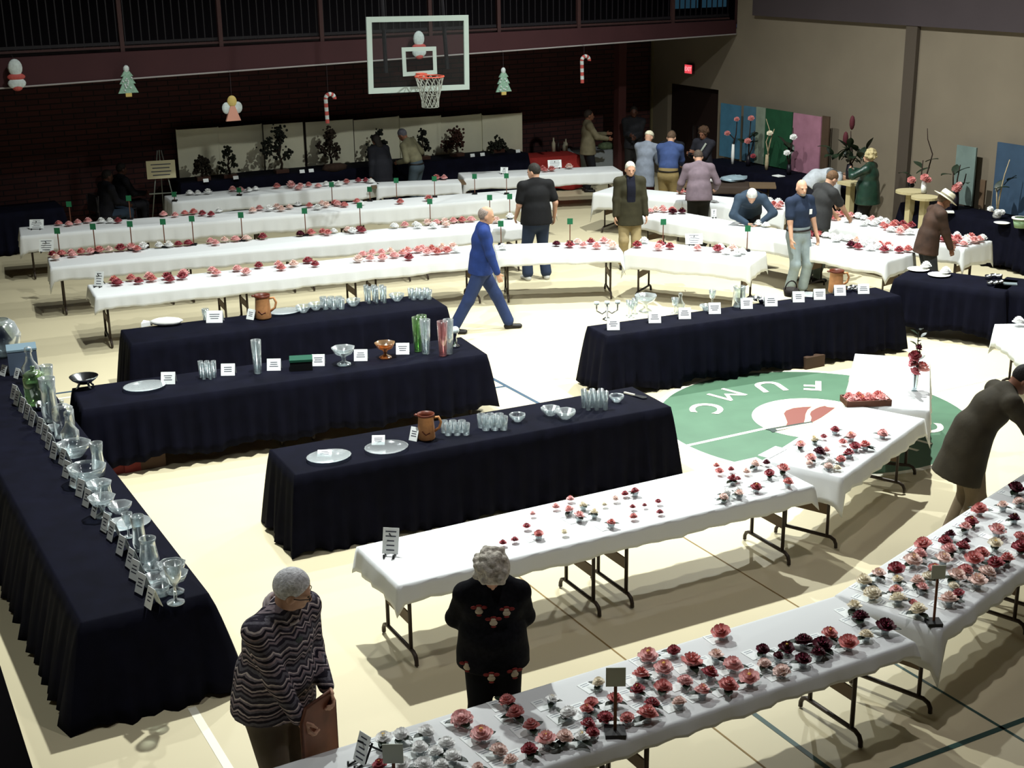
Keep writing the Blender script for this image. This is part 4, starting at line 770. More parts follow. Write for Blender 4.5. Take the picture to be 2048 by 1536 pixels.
def bonsai(px, py, top, w, lab, leafc='#1c2216', style=0, z=.9):
    p = PY(px, py, 25.72); p.z = z; pt = PY(px, top, p.y); H = pt.z-z; o = thing('bonsai_tree', lab, 'bonsai', (p.x, p.y, z+.002)); m = mat('bonsai_'+leafc, leafc, .8, var=.4, vscale=30)
    MB().prism([(x*.13, y*.09) for x, y in ((-1, -1), (1, -1), (1, 1), (-1, 1))], .07).build('pot', POT, o)
    rs = random.Random(px); sw = .08*w
    tr = [(0, 0, .06), (sw*.5, 0, H*.2), (-sw*.4, .02, H*.4), (sw*.4, 0, H*.6), (0, 0, H*.85)]; b = MB().tube(tr, [.03, .024, .02, .014, .008], 7)
    cl = []
    if style == 0: cl = [(rs.uniform(-1, 1)*w*.56*math.sin(math.pi*min(1, .25+t)), rs.uniform(-.12, .12), H*(.38+.6*t)) for t in np.linspace(0, 1, 14)]
    elif style == 1: cl = [(x*w, 0, H*z_) for x, z_ in ((-.3, .5), (.28, .62), (-.12, .78), (.05, .95), (.32, .42), (-.42, .3))]
    else: cl = [(x*w*.45, rs.uniform(-.05, .05), H*(.45+.45*(1-x*x))) for x in np.linspace(-1, 1, 9)]
    for c in cl: b.tube([(0, 0, max(.08, c[2]*.7)), (c[0]*.7, c[1]*.7, c[2]*.92), c], [.01, .007, .004], 5)
    b.build('trunk', BARK, o, True); f = MB()
    for c in cl:
        for k in range(20):
            q = (c[0]+rs.gauss(0, w*.09), c[1]+rs.gauss(0, .06), c[2]+rs.gauss(0, .035 if style == 1 else .05)); f.blob(q, (rs.uniform(.015, .035),)*3, 5)
    f.build('foliage', m, o, False); return o
bonsai(405, 348, 318, .28, 'low arching bonsai at the left end of the screens', '#221c12', 2); bonsai(458, 340, 296, .34, 'thin sparse bonsai second from the left', '#25281c', 1); bonsai(562, 332, 258, .62, 'largest dark round bonsai third from the left', '#161a12'); bonsai(662, 330, 262, .42, 'rounded bonsai with reddish leaves under the candy cane', '#2a2018')
bonsai(758, 325, 262, .42, 'tiered pine bonsai beside the two people', '#171c14', 1); bonsai(846, 318, 262, .26, 'leaning dark bonsai right of the olive shirted man', '#14160f', 1); bonsai(914, 313, 263, .5, 'reddish brown maple bonsai fourth from the right', '#3a2018'); bonsai(995, 309, 285, .34, 'low spreading bonsai at the right end of the screens', '#1c1f14', 2)
RCK = mat('rock_brown', '#33241b', .9, var=.3)
p = PY(670, 338, 25.5); p.z = .9; tag(MB().blob((0, 0, .04), (.26, .12, .09), 12, jit=.15).build('display_rock', RCK, None, True, p), 'brown display rock under the reddish bonsai', 'rock')
for i, (x, y) in enumerate(((411, 353), (471, 347), (604, 339), (622, 335), (664, 334), (816, 327), (945, 316), (965, 313), (1036, 310))):
    p = PY(x, y, 25.46); o = MB().box((0, 0, .03), (.1, .012, .065), rx=-.25).build('bonsai_card', CARD, None, False, (p.x, p.y-.0, .902)); tag(o, f'small white card in front of the bonsai, {ordn(i)} from the left', 'card', 'cards before the bonsai')
# easel sign left of the screens
p = PY(327, 398, 25.6); p.z = 0; o = thing('sign_easel', 'cream sign board on a tall thin easel left of the screens', 'easel', p, R(-12)); ALU = mat('aluminium', '#8b8f86', .4, metal=.6)
zt = PY(327, 300, 25.6).z
for x in (-.28, .28): MB().tube([(x, -.1, 0), (x*.12, 0, zt)], .011, 6).build('leg', ALU, o, True)
MB().tube([(0, .45, 0), (0, .02, zt)], .011, 6).build('leg', ALU, o, True); MB().box((0, -.05, zt*.49), (.5, .02, .02)).build('ledge', ALU, o)
z0 = PY(327, 355, 25.6).z; z1 = PY(327, 319, 25.6).z; f = MB().box((0, -.09, (z0+z1)/2), (.52, .012, z1-z0)).build('sign_board', CREAM, o)
for k in range(4): MB().box((0, -.097, z1-.07-.065*k), (.36-.05*(k % 2), .002, .018)).build('ink_line', INK, f)
# bottles and boxes on the red table
for i, (x, y, h, c) in enumerate(((1090, 297, .3, '#b9b49a'), (1101, 297, .22, '#2a2220'), (1112, 296, .2, '#8d8a78'), (1120, 297, .26, '#a8a28a'), (1128, 295, .18, '#3a3028'), (1136, 296, .2, '#6d6a58'), (1143, 295, .2, '#75624a'))):
    p = on_run(RUNS['RD'], P(x, y, .75), .06)[0]; tag(MB().lathe([(0, .002), (.042, .002), (.042, h*.6), (.016, h*.78), (.016, h), (0, h)], 12).build('bottle', mat('bottle'+c, c, .3), None, True, p), f'small bottle on the red table, {ordn(i)} from the left', 'bottle', 'bottles on the red table')
p = P(1212, 298, .75); tag(MB().blob((0, 0, .06), (.2, .12, .09), 10, jit=.3).build('greenery_pile', mat('sage_green', '#5f6e52', .8, var=.3), None, True, p), 'pile of pale greenery on the table behind the tan jacket', 'greenery')
# dark table with plastic and trimmings behind the purple shirt
a = P(1400, 372, .75); bq = P(1490, 374, .75); run('PT', (a.x+.08, a.y-.05), (bq.x+.1, bq.y), .6, 0, 'the trimmings table', 'dark cloth on the table with clear plastic right of the purple shirt', cloth=mat('dark_brown_cloth', '#3a2e26', .8), seed=41, drops=(.14,)*4, name='dark_tablecloth', group='rear cloths')
q = RUNS['PT']; folding_table((q['c'].x, q['c'].y, 0), q['rz'], 'folding table under the dark cloth with clear plastic', D=.6)
p = P(1468, 362, .7497); tag(MB().blob((0, 0, .05), (.3, .2, .06), 14, jit=.25).build('plastic_sheet', mat('plastic_pale', '#8fa3ad', .25, spec=.6), None, False, p), 'crumpled clear plastic heap on the dark rear table', 'plastic')
p = P(1412, 366, .7497); tag(MB().blob((0, 0, .04), (.14, .1, .05), 10, jit=.3).build('white_napkins', NAP, None, False, p), 'crumpled white napkins beside the blue shirted man', 'napkin')
# ================================================================ arrangements along the right wall
def wpanel(px0, px1, top, col, lab, x=18.02, z0=.752):
    a = PX(px0, top, x); c = PX(px1, top+ (px1-px0)*.11, x); zt = (a.z+c.z)/2
    return tag(MB().box((x+.05, (a.y+c.y)/2, (zt+z0)/2), (.03, abs(a.y-c.y), zt-z0)).build('backdrop_panel', mat('panel'+col, col, .85, var=.12, vscale=5), None, False), lab, 'panel', 'coloured arrangement panels')
wpanel(1439, 1478, 207, '#3f6d86', 'bright blue panel nearest the dark doorway', 17.95); wpanel(1485, 1509, 212, '#44687c', 'narrow grey blue panel second from the doorway', 17.95); wpanel(1510, 1528, 214, '#7d8878', 'grey green panel between blue and dark green ones', 17.95); wpanel(1529, 1582, 218, '#1c4a30', 'dark green panel left of the pink one', 17.95); wpanel(1584, 1640, 227, '#a07082', 'pink panel in the row along the right wall', 17.95); wpanel(1642, 1656, 232, '#4b3a2c', 'dark brown edge panel right of the pink one', 17.95)
wpanel(1911, 1950, 291, '#6b7b76', 'grey green panel behind the hat man'); wpanel(1958, 1968, 360, '#5d4a38', 'narrow brown strip between panels at right'); wpanel(1992, 2075, 286, '#33475c', 'large slate blue panel at the right edge')
VD = mat('vase_dark', '#17141c', .4); TW = mat('twig_dark', '#2a1d18', .9); DRIFT = mat('driftwood', '#a8987a', .9, var=.2)
def arr(px, py, z, lab, stems, blooms=(), leaves=0, vh=.22, vm=VD, sm=TW, vr=.05, name='flower_arrangement', lr=.25, lz=.5):
    p = P(px, py, z); p.x = min(p.x, 17.62); o = thing(name, lab, 'arrangement', (p.x, p.y, z+.002)); MB().lathe([(0, 0), (vr*.8, 0), (vr, vh*.4), (vr*.75, vh), (vr*.65, vh), (0, vh*.8)], 14).build('vase', vm, o, True)
    d = Vector((math.cos(-.5), math.sin(-.5), 0))
    def at(x, h): return Vector((d.x*x, d.y*x, h))
    b = MB()
    for st in stems: b.tube([at(0, vh*.85)]+[at(x, h) for x, h in st], [.016]+[.013-.008*i/len(st) for i in range(len(st))], 6)
    b.build('stem', sm, o, True)
    for x, h, s, c in blooms:
        q = link('bloom', bmesh_for(0, c, False), o, at(x, h)+Vector((-.03, -.03, 0))); q.scale = (s,)*3; q.rotation_euler = (R(50), 0, R(-40))
    for k in range(leaves):
        q = link('leaf', LEAFM, o, at(random.uniform(-lr, lr)*.5, lz+random.uniform(-.15, .15)), random.uniform(0, 6)); q.scale = (.4,)*3; q.rotation_euler[1] = random.uniform(-1, .2)
    return o
arr(1465, 328, .75, 'white vase with pink blooms before the bright blue panel', [[(.02, .5), (-.1, .62)], [(.05, .6), (.06, .85)]], [(-.12, .62, .13, 'r'), (.06, .9, .12, 'r')], 0, .4, NAP, vr=.035)
arr(1497, 332, .75, 'tall dark arrangement of coral blooms before the grey blue panels', [[(.0, .5), (.02, .9)], [(.08, .4), (.1, .7)]], [(.03, .95, .14, 'r'), (-.02, .5, .15, 'r'), (.1, .2, .12, 'd')], 6)
arr(1558, 337, .75, 'tall pale driftwood arrangement before the dark green panel', [[(.03, .3), (-.03, .55), (.04, .75), (-.05, 1.0)], [(.06, .6), (.12, .8)]], [(.04, .72, .13, 'c')], 0, .3, DRIFT, DRIFT, .04)
arr(1614, 345, .75, 'dark stems with white blooms before the pink panel', [[(.0, .4), (.05, .7), (.04, .9)], [(-.06, .4), (-.1, .5)]], [(.06, .72, .15, 'w'), (-.05, .42, .14, 'w')], 4, .2)
PED = mat('pedestal_cream', '#b9ac84', .75)
def pedestal(px, py, lab, rnd=False, w=.34):
    p = P(px, py, 1.0); p.x = max(p.x, 17.05); o = thing('pedestal', lab, 'pedestal', (p.x, p.y, 0)); 
    (MB().lathe([(0, .96), (w*.75, .96), (w*.75, 1.0), (0, 1.0)], 24) if rnd else MB().box((0, 0, .975), (w, w, .05))).build('top', PED, o); MB().box((0, 0, .48), (.11, .11, .96)).build('post', PED, o); MB().box((0, 0, .02), (w*.8, w*.8, .04)).build('base', PED, o); return p
pedestal(1697, 364, 'cream pedestal left of the woman in green'); pedestal(1822, 381, 'cream pedestal with round top right of the woman in green', True); pedestal(1850, 393, 'second round topped pedestal just behind the hat', True, .3)
DKR = mat('seed_red', '#4a1a22', .8)
o = arr(1698, 358, 1.0, 'large arrangement with dark red heads on the cream pedestal', [[(.0, .5), (-.02, .85)], [(.03, .5), (-.1, .7)], [(.1, .4), (.16, .5)]], (), 26, .26, VD, TW, .07, lr=.75, lz=.42)
for x, h in ((-.02, 1.0), (-.12, .72)): MB().blob((x*.88, -x*.48-.02, h), (.05, .05, .13), 9).build('seed_head', DKR, o, True)
arr(1822, 374, 1.0, 'low coral bloom in a dark dish on the round pedestal', [[(.02, .1)]], [(0, .12, .16, 'r')], 3, .07, vr=.06, lr=.2, lz=.1)
arr(1847, 386, 1.0, 'white vase with a tall curving twig and coral blooms', [[(.05, .4), (.1, .65), (.0, .9), (-.02, 1.08)], [(-.06, .3), (-.05, .55)]], [(0, .26, .16, 'r'), (.06, .22, .13, 'r')], 2, .2, NAP, vr=.05)
arr(1917, 418, .75, 'dark vase with coral blooms and upright twigs by the grey panel', [[(.0, .5), (.03, .75)], [(-.06, .4), (-.08, .65)], [(.12, .45), (.14, .6)]], [(0, .36, .18, 'r'), (.04, .42, .12, 'p')], 4, .3, vr=.06)
arr(1998, 436, .75, 'driftwood arrangement with white blooms before the slate blue panel', [[(.02, .4), (.06, .7), (.12, .95)], [(-.03, .35), (-.05, .5)]], [(0, .1, .13, 'w'), (.07, .1, .12, 'w'), (-.12, .16, .11, 'w')], 4, .1, NAP, DRIFT, .07)
p = P(2004, 447, .75); tag(MB().lathe([(0, .004), (.1, .004), (.13, .018), (.1, .012), (0, .012)], 20).build('white_plate', NAP, None, True, p), 'white plate under the driftwood arrangement', 'plate')
p = P(1895, 425, .75); tag(MB().box((0, 0, .012), (.2, .14, .02)).build('white_dish', NAP, None, False, p, R(-40)), 'small white dish just right of the hat man', 'dish')
p = P(1557, 353, .75); tag(MB().box((0, 0, .012), (.16, .2, .015)).build('white_card', CARD, None, False, (p.x, p.y, .75)), 'white card on the black cloth before the green panel', 'card')
p = P(2040, 455, .75); o = thing('planter', 'pale green planter with white rim cut by the right edge', 'planter', p); MB().lathe([(0, 0), (.09, 0), (.12, .14), (0, .14)], 16).build('body', mat('planter_green', '#8fae86', .6), o, True); MB().lathe([(.11, .135), (.14, .14), (.14, .16), (.1, .16)], 16).build('rim', NAP, o, True)
# chairs in the dark far left corner
CHM = mat('chair_dark', '#1a181c', .6)
def chair(x, y, rz, lab):
    o = thing('folding_chair', lab, 'chair', (x, y, 0), rz); MB().box((0, 0, .45), (.42, .42, .03)).build('seat', CHM, o); MB().box((0, -.21, .72), (.42, .025, .3), rx=-.12).build('backrest', CHM, o)
    for sx in (-.2, .2):
        for sy in (-.2, .2): MB().tube([(sx, sy, 0), (sx, sy*.95, .45)], .012, 6).build('leg', CHM, o)
        MB().tube([(sx, -.2, .45), (sx, -.235, .85)], .012, 6).build('back_post', CHM, o)
# ================================================================ people: bodies from blended round limbs meshed as one surface
def V3(p): return np.array(p, dtype=np.float32)
def sdf_mesh(prims, h, k=.03, cuts=()):
    los, his = [], []
    for p in prims:
        r = p['R']; pts = np.array(p['pts']); los.append(pts.min(0)-r); his.append(pts.max(0)+r)
    lo = np.min(los, 0)-3*h; hi = np.max(his, 0)+3*h; n = np.ceil((hi-lo)/h).astype(int)+1
    D = np.full(n, 1.0, np.float32); ax = [lo[i]+h*np.arange(n[i]) for i in range(3)]
    for p, l, u in zip(prims, los, his):
        kk = p.get('k', k); pad = kk+2*h
        i0 = np.maximum(0, np.floor((l-pad-lo)/h).astype(int)); i1 = np.minimum(n, np.ceil((u+pad-lo)/h).astype(int)+1)
        X, Y, Z = np.meshgrid(*[ax[i][i0[i]:i1[i]].astype(np.float32) for i in range(3)], indexing='ij')
        Q = np.stack([X, Y, Z], -1); a = V3(p['pts'][0])
        if p['t'] == 'c':
            bb = V3(p['pts'][1])-a; L2 = max(1e-9, float(bb@bb)); q = Q-a; t = np.clip(q@bb/L2, 0, 1); r = p['ra']+(p['rb']-p['ra'])*t
            d = np.linalg.norm(q-t[..., None]*bb, axis=-1)-r
        elif p['t'] == 'e':   # limb with an oval section: widths along axis u and across
            bb = V3(p['pts'][1])-a; L2 = max(1e-9, float(bb@bb)); q = Q-a; t = np.clip(q@bb/L2, 0, 1); q = q-t[..., None]*bb
            u = V3(p['u']); ww = p['wa'][0]+(p['wb'][0]-p['wa'][0])*t; dd = p['wa'][1]+(p['wb'][1]-p['wa'][1])*t
            x = q@u; rest = np.sqrt(np.maximum(0, (q*q).sum(-1)-x*x)); d = (np.sqrt((x/ww)**2+(rest/dd)**2)-1)*np.minimum(ww, dd)
        else:                 # ellipsoid with rotation matrix
            q = (Q-a)@np.array(p['M'], np.float32) if p.get('M') is not None else Q-a; rr = V3(p['r']); d = (np.linalg.norm(q/rr, axis=-1)-1)*float(rr.min())
        S = D[i0[0]:i1[0], i0[1]:i1[1], i0[2]:i1[2]]
        if p.get('sub'): m = np.maximum(S, -d)
        else:
            hh = np.clip(.5+.5*(S-d)/kk, 0, 1); m = S*(1-hh)+d*hh-kk*hh*(1-hh)
        D[i0[0]:i1[0], i0[1]:i1[1], i0[2]:i1[2]] = m
    if cuts:
        X, Y, Z = np.meshgrid(*[a.astype(np.float32) for a in ax], indexing='ij')
        for nx, c in cuts: D = np.maximum(D, X*nx[0]+Y*nx[1]+Z*nx[2]-c)
    # surface nets
    neg = D < 0; c8 = [neg[i:n[0]-1+i, j:n[1]-1+j, l:n[2]-1+l] for i in (0, 1) for j in (0, 1) for l in (0, 1)]
    s = sum(c.astype(np.int8) for c in c8); act = (s > 0) & (s < 8); idx = np.full(act.shape, -1, np.int64); cells = np.argwhere(act); idx[act] = np.arange(len(cells))
    acc = np.zeros((len(cells), 3)); cn = np.zeros(len(cells)); cor = [np.array((i, j, l)) for i in (0, 1) for j in (0, 1) for l in (0, 1)]
    dv = [D[tuple((cells+c).T)] for c in cor]
    for A in range(8):
        for B in range(A+1, 8):
            df = cor[B]-cor[A]
            if np.abs(df).sum() != 1: continue
            m = (dv[A] < 0) != (dv[B] < 0); t = dv[A][m]/(dv[A][m]-dv[B][m]); acc[m] += cor[A]+t[:, None]*df; cn[m] += 1
    vs = lo+h*(cells+acc/cn[:, None]); fs = []
    for axis in range(3):
        o = [1, 1, 1]; sl = lambda off: tuple(slice(off[i], n[i]-1+off[i]-(0 if i == axis else 0)) for i in range(3))
        a0 = neg[:-1] if axis == 0 else neg[:, :-1] if axis == 1 else neg[:, :, :-1]; a1 = neg[1:] if axis == 0 else neg[:, 1:] if axis == 1 else neg[:, :, 1:]
        e = np.argwhere(a0 != a1); b1, b2 = [(1, 2), (2, 0), (0, 1)][axis]
        e = e[(e[:, b1] > 0) & (e[:, b2] > 0) & (e[:, b1] < n[b1]-1) & (e[:, b2] < n[b2]-1)]
        u1 = np.zeros(3, int); u1[b1] = 1; u2 = np.zeros(3, int); u2[b2] = 1
        q = np.stack([idx[tuple((e-d).T)] for d in (u1+u2, u2, 0*u1, u1)], 1); fl = neg[tuple(e.T)]; q[~fl] = q[~fl][:, ::-1]; fs.append(q)
    return vs, np.concatenate(fs)
def skin_obj(name, prims, h, m, parent, k=.03, cuts=()):
    vs, fs = sdf_mesh(prims, h, k, cuts); me = bpy.data.meshes.new(name); me.from_pydata(vs.tolist(), [], fs.tolist()); me.materials.append(m)
    me.polygons.foreach_set('use_smooth', [True]*len(fs)); me.update(); o = link(name, me, parent)
    md = o.modifiers.new('smooth', 'SMOOTH'); md.factor = .5; md.iterations = 3; return o
def C(a, b, ra, rb, **kw): return dict(t='c', pts=[tuple(a), tuple(b)], ra=ra, rb=rb, R=max(ra, rb), **kw)
def E_(a, b, wa, wb, u=(1, 0, 0), **kw): return dict(t='e', pts=[tuple(a), tuple(b)], wa=wa, wb=wb, u=tuple(u), R=max(wa+wb), **kw)
def S_(c, r, M=None, **kw): return dict(t='s', pts=[tuple(c)], r=r, M=M, R=max(r), **kw)
def grow(p, g):
    p = dict(p); p['R'] += g
    if p['t'] == 'c': p['ra'] += g; p['rb'] += g
    elif p['t'] == 'e': p['wa'] = (p['wa'][0]+g, p['wa'][1]+g); p['wb'] = (p['wb'][0]+g, p['wb'][1]+g)
    else: p['r'] = tuple(x+g for x in p['r'])
    return p
def ik(a, t, l1, l2, hint):
    a, t, hint = Vector(a), Vector(t), Vector(hint); d = t-a; L = min(d.length, (l1+l2)*.999); d = d.normalized(); t = a+d*L
    x = (l1*l1-l2*l2+L*L)/(2*L); y = math.sqrt(max(0, l1*l1-x*x)); hn = hint-d*hint.dot(d)
    hn = hn.normalized() if hn.length > 1e-5 else d.orthogonal(); return a+d*x+hn*y, t
SKIN = {'f': mat('skin_fair', '#c69a80', .6, spec=.3, var=.06), 'd': mat('skin_shade', '#7d5440', .6, spec=.3), 'b': mat('skin_brown', '#4a2d22', .6, spec=.3)}
EYEM = mat('eye_dark', '#1b1512', .3); LIPM = mat('lip', '#8c4f48', .5)
def person(label, x, y, face, H=1.75, skin='f', top=('#20242e', 'long'), bottom='#2a3448', hair=('#3a2c20', 'short'), shoe='#1a1614', lean=0, side=0, headp=0, heady=0, lh=None, rh=None, lhint=(-.3, -1, -.2), rhint=(.3, -1, -.2), lf=(0, 0), rf=(0, 0), kl=None, kr=None, girth=1.0, h=.0125, tuck=False, coat=0, belt=None, topm=None, sit=False, z0=0, curl=.6, twist=0, kb=.0, sw=1.0, bg=.008, sz=.485, hz=.93):
    s = H/1.75; rz = R(face-90); t = thing('person', label, 'person', (x, y, z0), rz); G = girth
    hipz = hz*s if not sit else .50; W = lambda p: np.array(p, float)*s
    piv = Vector((0, 0, hipz)); RM = Matrix.Rotation(R(-lean), 3, 'X') @ Matrix.Rotation(R(side), 3, 'Y')
    def up(x_, y_, z_, f=1.0):   # upper body point (metres above the hip pivot, before bending)
        m = Matrix.Rotation(R(-lean*f), 3, 'X') @ Matrix.Rotation(R(side*f), 3, 'Y') @ Matrix.Rotation(R(twist*f), 3, 'Z'); return piv+m @ Vector((x_*s, y_*s, z_*s))
    wst = up(0, 0, .14, .6); chest = up(0, .0, .36, .9); shc = up(0, -.005, .495); nk = up(0, .005, .56); ux = (up(1, 0, .4)-up(0, 0, .4)).normalized()
    hb = up(0, .02, .60); HM = RM @ Matrix.Rotation(R(heady), 3, 'Z') @ Matrix.Rotation(R(-headp), 3, 'X'); hd = lambda p: hb+HM @ (Vector(p)*s); HR = np.array(HM)
    shl, shr = up(-.185*sw, 0, sz), up(.185*sw, 0, sz); hl, hr_ = Vector((-.088*s, 0, hipz-.03)), Vector((.088*s, 0, hipz-.03))
    hair_p = []; head = [S_(hd((0, -.005, .105)), (.074*s, .094*s, .098*s), HR), S_(hd((0, .03, .045)), (.056*s, .062*s, .075*s), HR), C(hd((0, .088, .085)), hd((0, .108, .05)), .011*s, .016*s, k=.015), S_(hd((0, .075, .012)), (.03*s, .026*s, .022*s), HR, k=.02)]
    for sx in (-1, 1): head.append(S_(hd((sx*.078, -.005, .068)), (.012*s, .022*s, .032*s), HR, k=.012)); head.append(S_(hd((sx*.03, .078, .1)), (.022*s, .016*s, .01*s), HR, k=.015))
    neck = C(up(0, -.005, .5), hd((0, -.015, .04)), .056*s, .054*s)
    torso = [E_((0, 0, hipz-.02*s), wst, (.158*s*G, .115*s*G), (.146*s*G, .112*s*G), ux), E_(wst, chest, (.146*s*G, .112*s*G), (.165*s*(G*.5+.5), .122*s*(G*.6+.4)), ux), E_(chest, shc, (.165*s*(G*.5+.5), .122*s*(G*.6+.4)), (.14*s, .085*s), ux), C(shl, shr, .06*s, .06*s), C(up(0, -.01, .535), shl, .05*s, .05*s), C(up(0, -.01, .535), shr, .05*s, .05*s)]
    if G > 1.15: torso.append(S_(tuple(wst+Vector(up(0, .05, .14, .6))-wst), (.145*s*G, .12*s*G, .15*s), None))
    arms = {}; lim = []; sleeves = []; hands = []
    for nm, sh, tg, hint, sx in (('l', shl, lh, lhint, -1), ('r', shr, rh, rhint, 1)):
        if tg is None: tg = tuple(sh+RM @ Vector((sx*.07*s, .05*s, -.53*s)))
        el, wr = ik(sh, tg, .285*s, .255*s, hint); arms[nm] = (sh, el, wr)
        lim += [C(sh, el, .052*s, .041*s), C(el, wr, .041*s, .028*s)]
        f = (wr-el).normalized(); n_ = Vector((-sx, 0, 0)); n_ = (n_-f*n_.dot(f)); n_ = n_.normalized() if n_.length > .1 else f.orthogonal(); w_ = f.cross(n_)*sx   # w_: towards thumb side
        if w_.dot(Vector((0, 1, .2))) < 0: w_ = -w_
        pc = wr+f*.05*s; lim.append(E_(wr+f*.01, wr+f*.085*s, (.031*s, .016*s), (.039*s, .014*s), w_, k=.015))
        for fi, (off, ln) in enumerate(((-.028, .062), (-.01, .074), (.01, .08), (.028, .072))):
            b0 = wr+f*.088*s+w_*off*s; d1 = (f*math.cos(curl*.5)+n_*math.sin(curl*.5)); d2 = (f*math.cos(curl*1.6)+n_*math.sin(curl*1.6)); b1 = b0+d1*ln*.5*s; lim += [C(b0, b1, .0095*s, .009*s, k=.006), C(b1, b1+d2*ln*.55*s, .009*s, .0075*s, k=.006)]
        b0 = wr+f*.03*s+w_*.03*s; d1 = (f*.7+w_*.6+n_*.35).normalized(); lim += [C(b0, b0+d1*.04*s, .012*s, .0105*s, k=.01), C(b0+d1*.04*s, b0+d1*.045*s+(f*.9+n_*.4)*.032*s, .0105*s, .008*s, k=.006)]
    legs = {}; ll = []
    for nm, hp, (fx, fy), kn, sx in (('l', hl, lf, kl, -1), ('r', hr_, rf, kr, 1)):
        an = Vector((sx*.095*s+fx, -.03+fy, .085*s)) if not sit else Vector((sx*.1*s+fx, .42+fy, .085*s))
        k_, an = ik(hp, an, .43*s, .413*s, kn or (sx*.1, 1, .05 if not sit else 1)); legs[nm] = (hp, k_, an)
        ll += [C(hp, k_, .088*s*(G*.5+.5), .056*s), C(k_, an, .056*s, .037*s)]
    feet = {}
    for nm in 'lr':
        a = legs[nm][2]; sx = -1 if nm == 'l' else 1; d = Vector((sx*.18, 1, 0)).normalized(); hz = a.z-.085*s
        feet[nm] = [C(a, a+Vector((0, -.02*s, -.045*s)), .038*s, .036*s), E_(a+Vector((0, -.035*s, -.052*s)), a+d*.15*s+Vector((0, 0, -.058*s)), (.036*s, .033*s), (.042*s, .024*s), (d.y, -d.x, 0), k=.02)]
        ll += [grow(q, -.008) for q in feet[nm]]
    skin_obj('body', torso+[neck]+head+lim+ll, h, SKIN[skin], t, k=.025)
    for nm in 'lr': skin_obj('shoe', [grow(q, .006) for q in feet[nm]], min(h, .012), mat('shoe'+shoe, shoe, .5), t, k=.02)
    # trousers
    tm = bottom if not isinstance(bottom, str) else mat('trousers'+bottom, bottom, .85, var=.12, vscale=9, bump=.2, bscale=25)
    pr = [grow(torso[0], .014+bg)]
    for nm in 'lr': a, k_, an = legs[nm]; e = k_+(an-k_)*.93; pr += [C(a, k_, (.088*(G*.5+.5)+.02)*s, (.056+.022)*s), C(k_, e, .078*s, (.055+.008+kb)*s)]
    skin_obj('trousers', pr, h, tm, t, k=.035)
    # upper garment
    col, sl = top[0], top[1]; m = topm or mat('top'+col, col, .85, var=.14, vscale=12, bump=.25, bscale=22); g = .016 if not tuck else .012
    st = up(0, 0, -.1-coat, .35) if not tuck else up(0, 0, .04, .5)
    axd = (Vector(wst)-Vector(st)).normalized(); cuts_ = [] if tuck else [(tuple(-axd), -(axd.dot(Vector(st)+axd*.02)))]
    pr = [E_(st, wst, ((.158*G+.05+min(coat, .12)*.2)*s, (.115*G+.054+min(coat, .12)*.22)*s) if not tuck else (.15*s*G, .115*s*G), ((.146*G+.024)*s, (.112*G+.026)*s), ux)]+[grow(q, g) for q in torso[1:]]
    if not tuck: pr += [grow(E_(Vector(hl)*.5+Vector(hr_)*.5+Vector((0, 0, .02)), wst, (.16*s*G, .12*s*G), (.146*s*G, .112*s*G), ux), .037)]
    pr.append(C(up(0, -.01, .49), up(0, -.008, .545), .075*s, .068*s))
    for nm in 'lr':
        sh, el, wr = arms[nm]
        if sl == 'long': pr += [C(sh, el, .052*s+.02, .041*s+.022), C(el, el+(wr-el)*.97, .041*s+.022, .028*s+.018)]
        elif sl == 'short': pr += [C(sh, sh+(el-sh)*.72, .052*s+.02, .045*s+.028)]
        else: pr += [C(sh, sh+(el-sh)*.15, .06*s, .06*s)]
    skin_obj(top[2] if len(top) > 2 else 'shirt', pr, h, m, t, k=.03, cuts=cuts_)
    if tuck or belt:
        b = MB(); c = wst*.45+Vector((0, 0, hipz))*.55; n = 24; b.tube([c+Vector((math.cos(2*math.pi*i/n)*(.15*G+.027)*s, math.sin(2*math.pi*i/n)*(.115*G+.03)*s, 0)) for i in range(n+1)], .014, 6); b.build('belt', mat('belt_dark', '#1c1512', .5), t, True)
    # hair
    hc, hs = hair; hm = mat('hair'+hc, hc, .75, var=.3, vscale=45, bump=.6, bscale=70)
    fw = HM @ Vector((0, 1, 0)); uz = HM @ Vector((0, 0, 1))
    def cutplane(a_, b_, off): nn = (fw*a_+uz*b_); return (tuple(nn), nn.dot(hd((0, 0, 0)))+off*s)
    if hs == 'short': skin_obj('hair', [S_(hd((0, -.012, .112)), (.082*s, .1*s, .1*s), HR)], min(h, .011), hm, t, cuts=[cutplane(.75, -.66, -.043)])
    elif hs == 'fringe': skin_obj('hair', [S_(hd((0, -.014, .1)), (.083*s, .101*s, .095*s), HR)], min(h, .011), hm, t, cuts=[cutplane(.8, -.3, -.03), cutplane(.25, .97, .15)])
    elif hs in ('curly', 'bigcurly'):
        q_ = 1.22 if hs == 'bigcurly' else 1
        pr = [S_(hd((0, -.018, .118)), (.1*s*q_, .11*s*q_, .108*s*q_), HR)]; rs = random.Random(int(x*50))
        for i in range(46):
            a, e = rs.uniform(0, 6.28), rs.uniform(-.5, 1.5); pr.append(S_(hd((.1*q_*math.cos(e)*math.cos(a), -.02+.108*q_*math.cos(e)*math.sin(a), .118+.106*q_*math.sin(e))), (.026*s,)*3, None, k=.008))
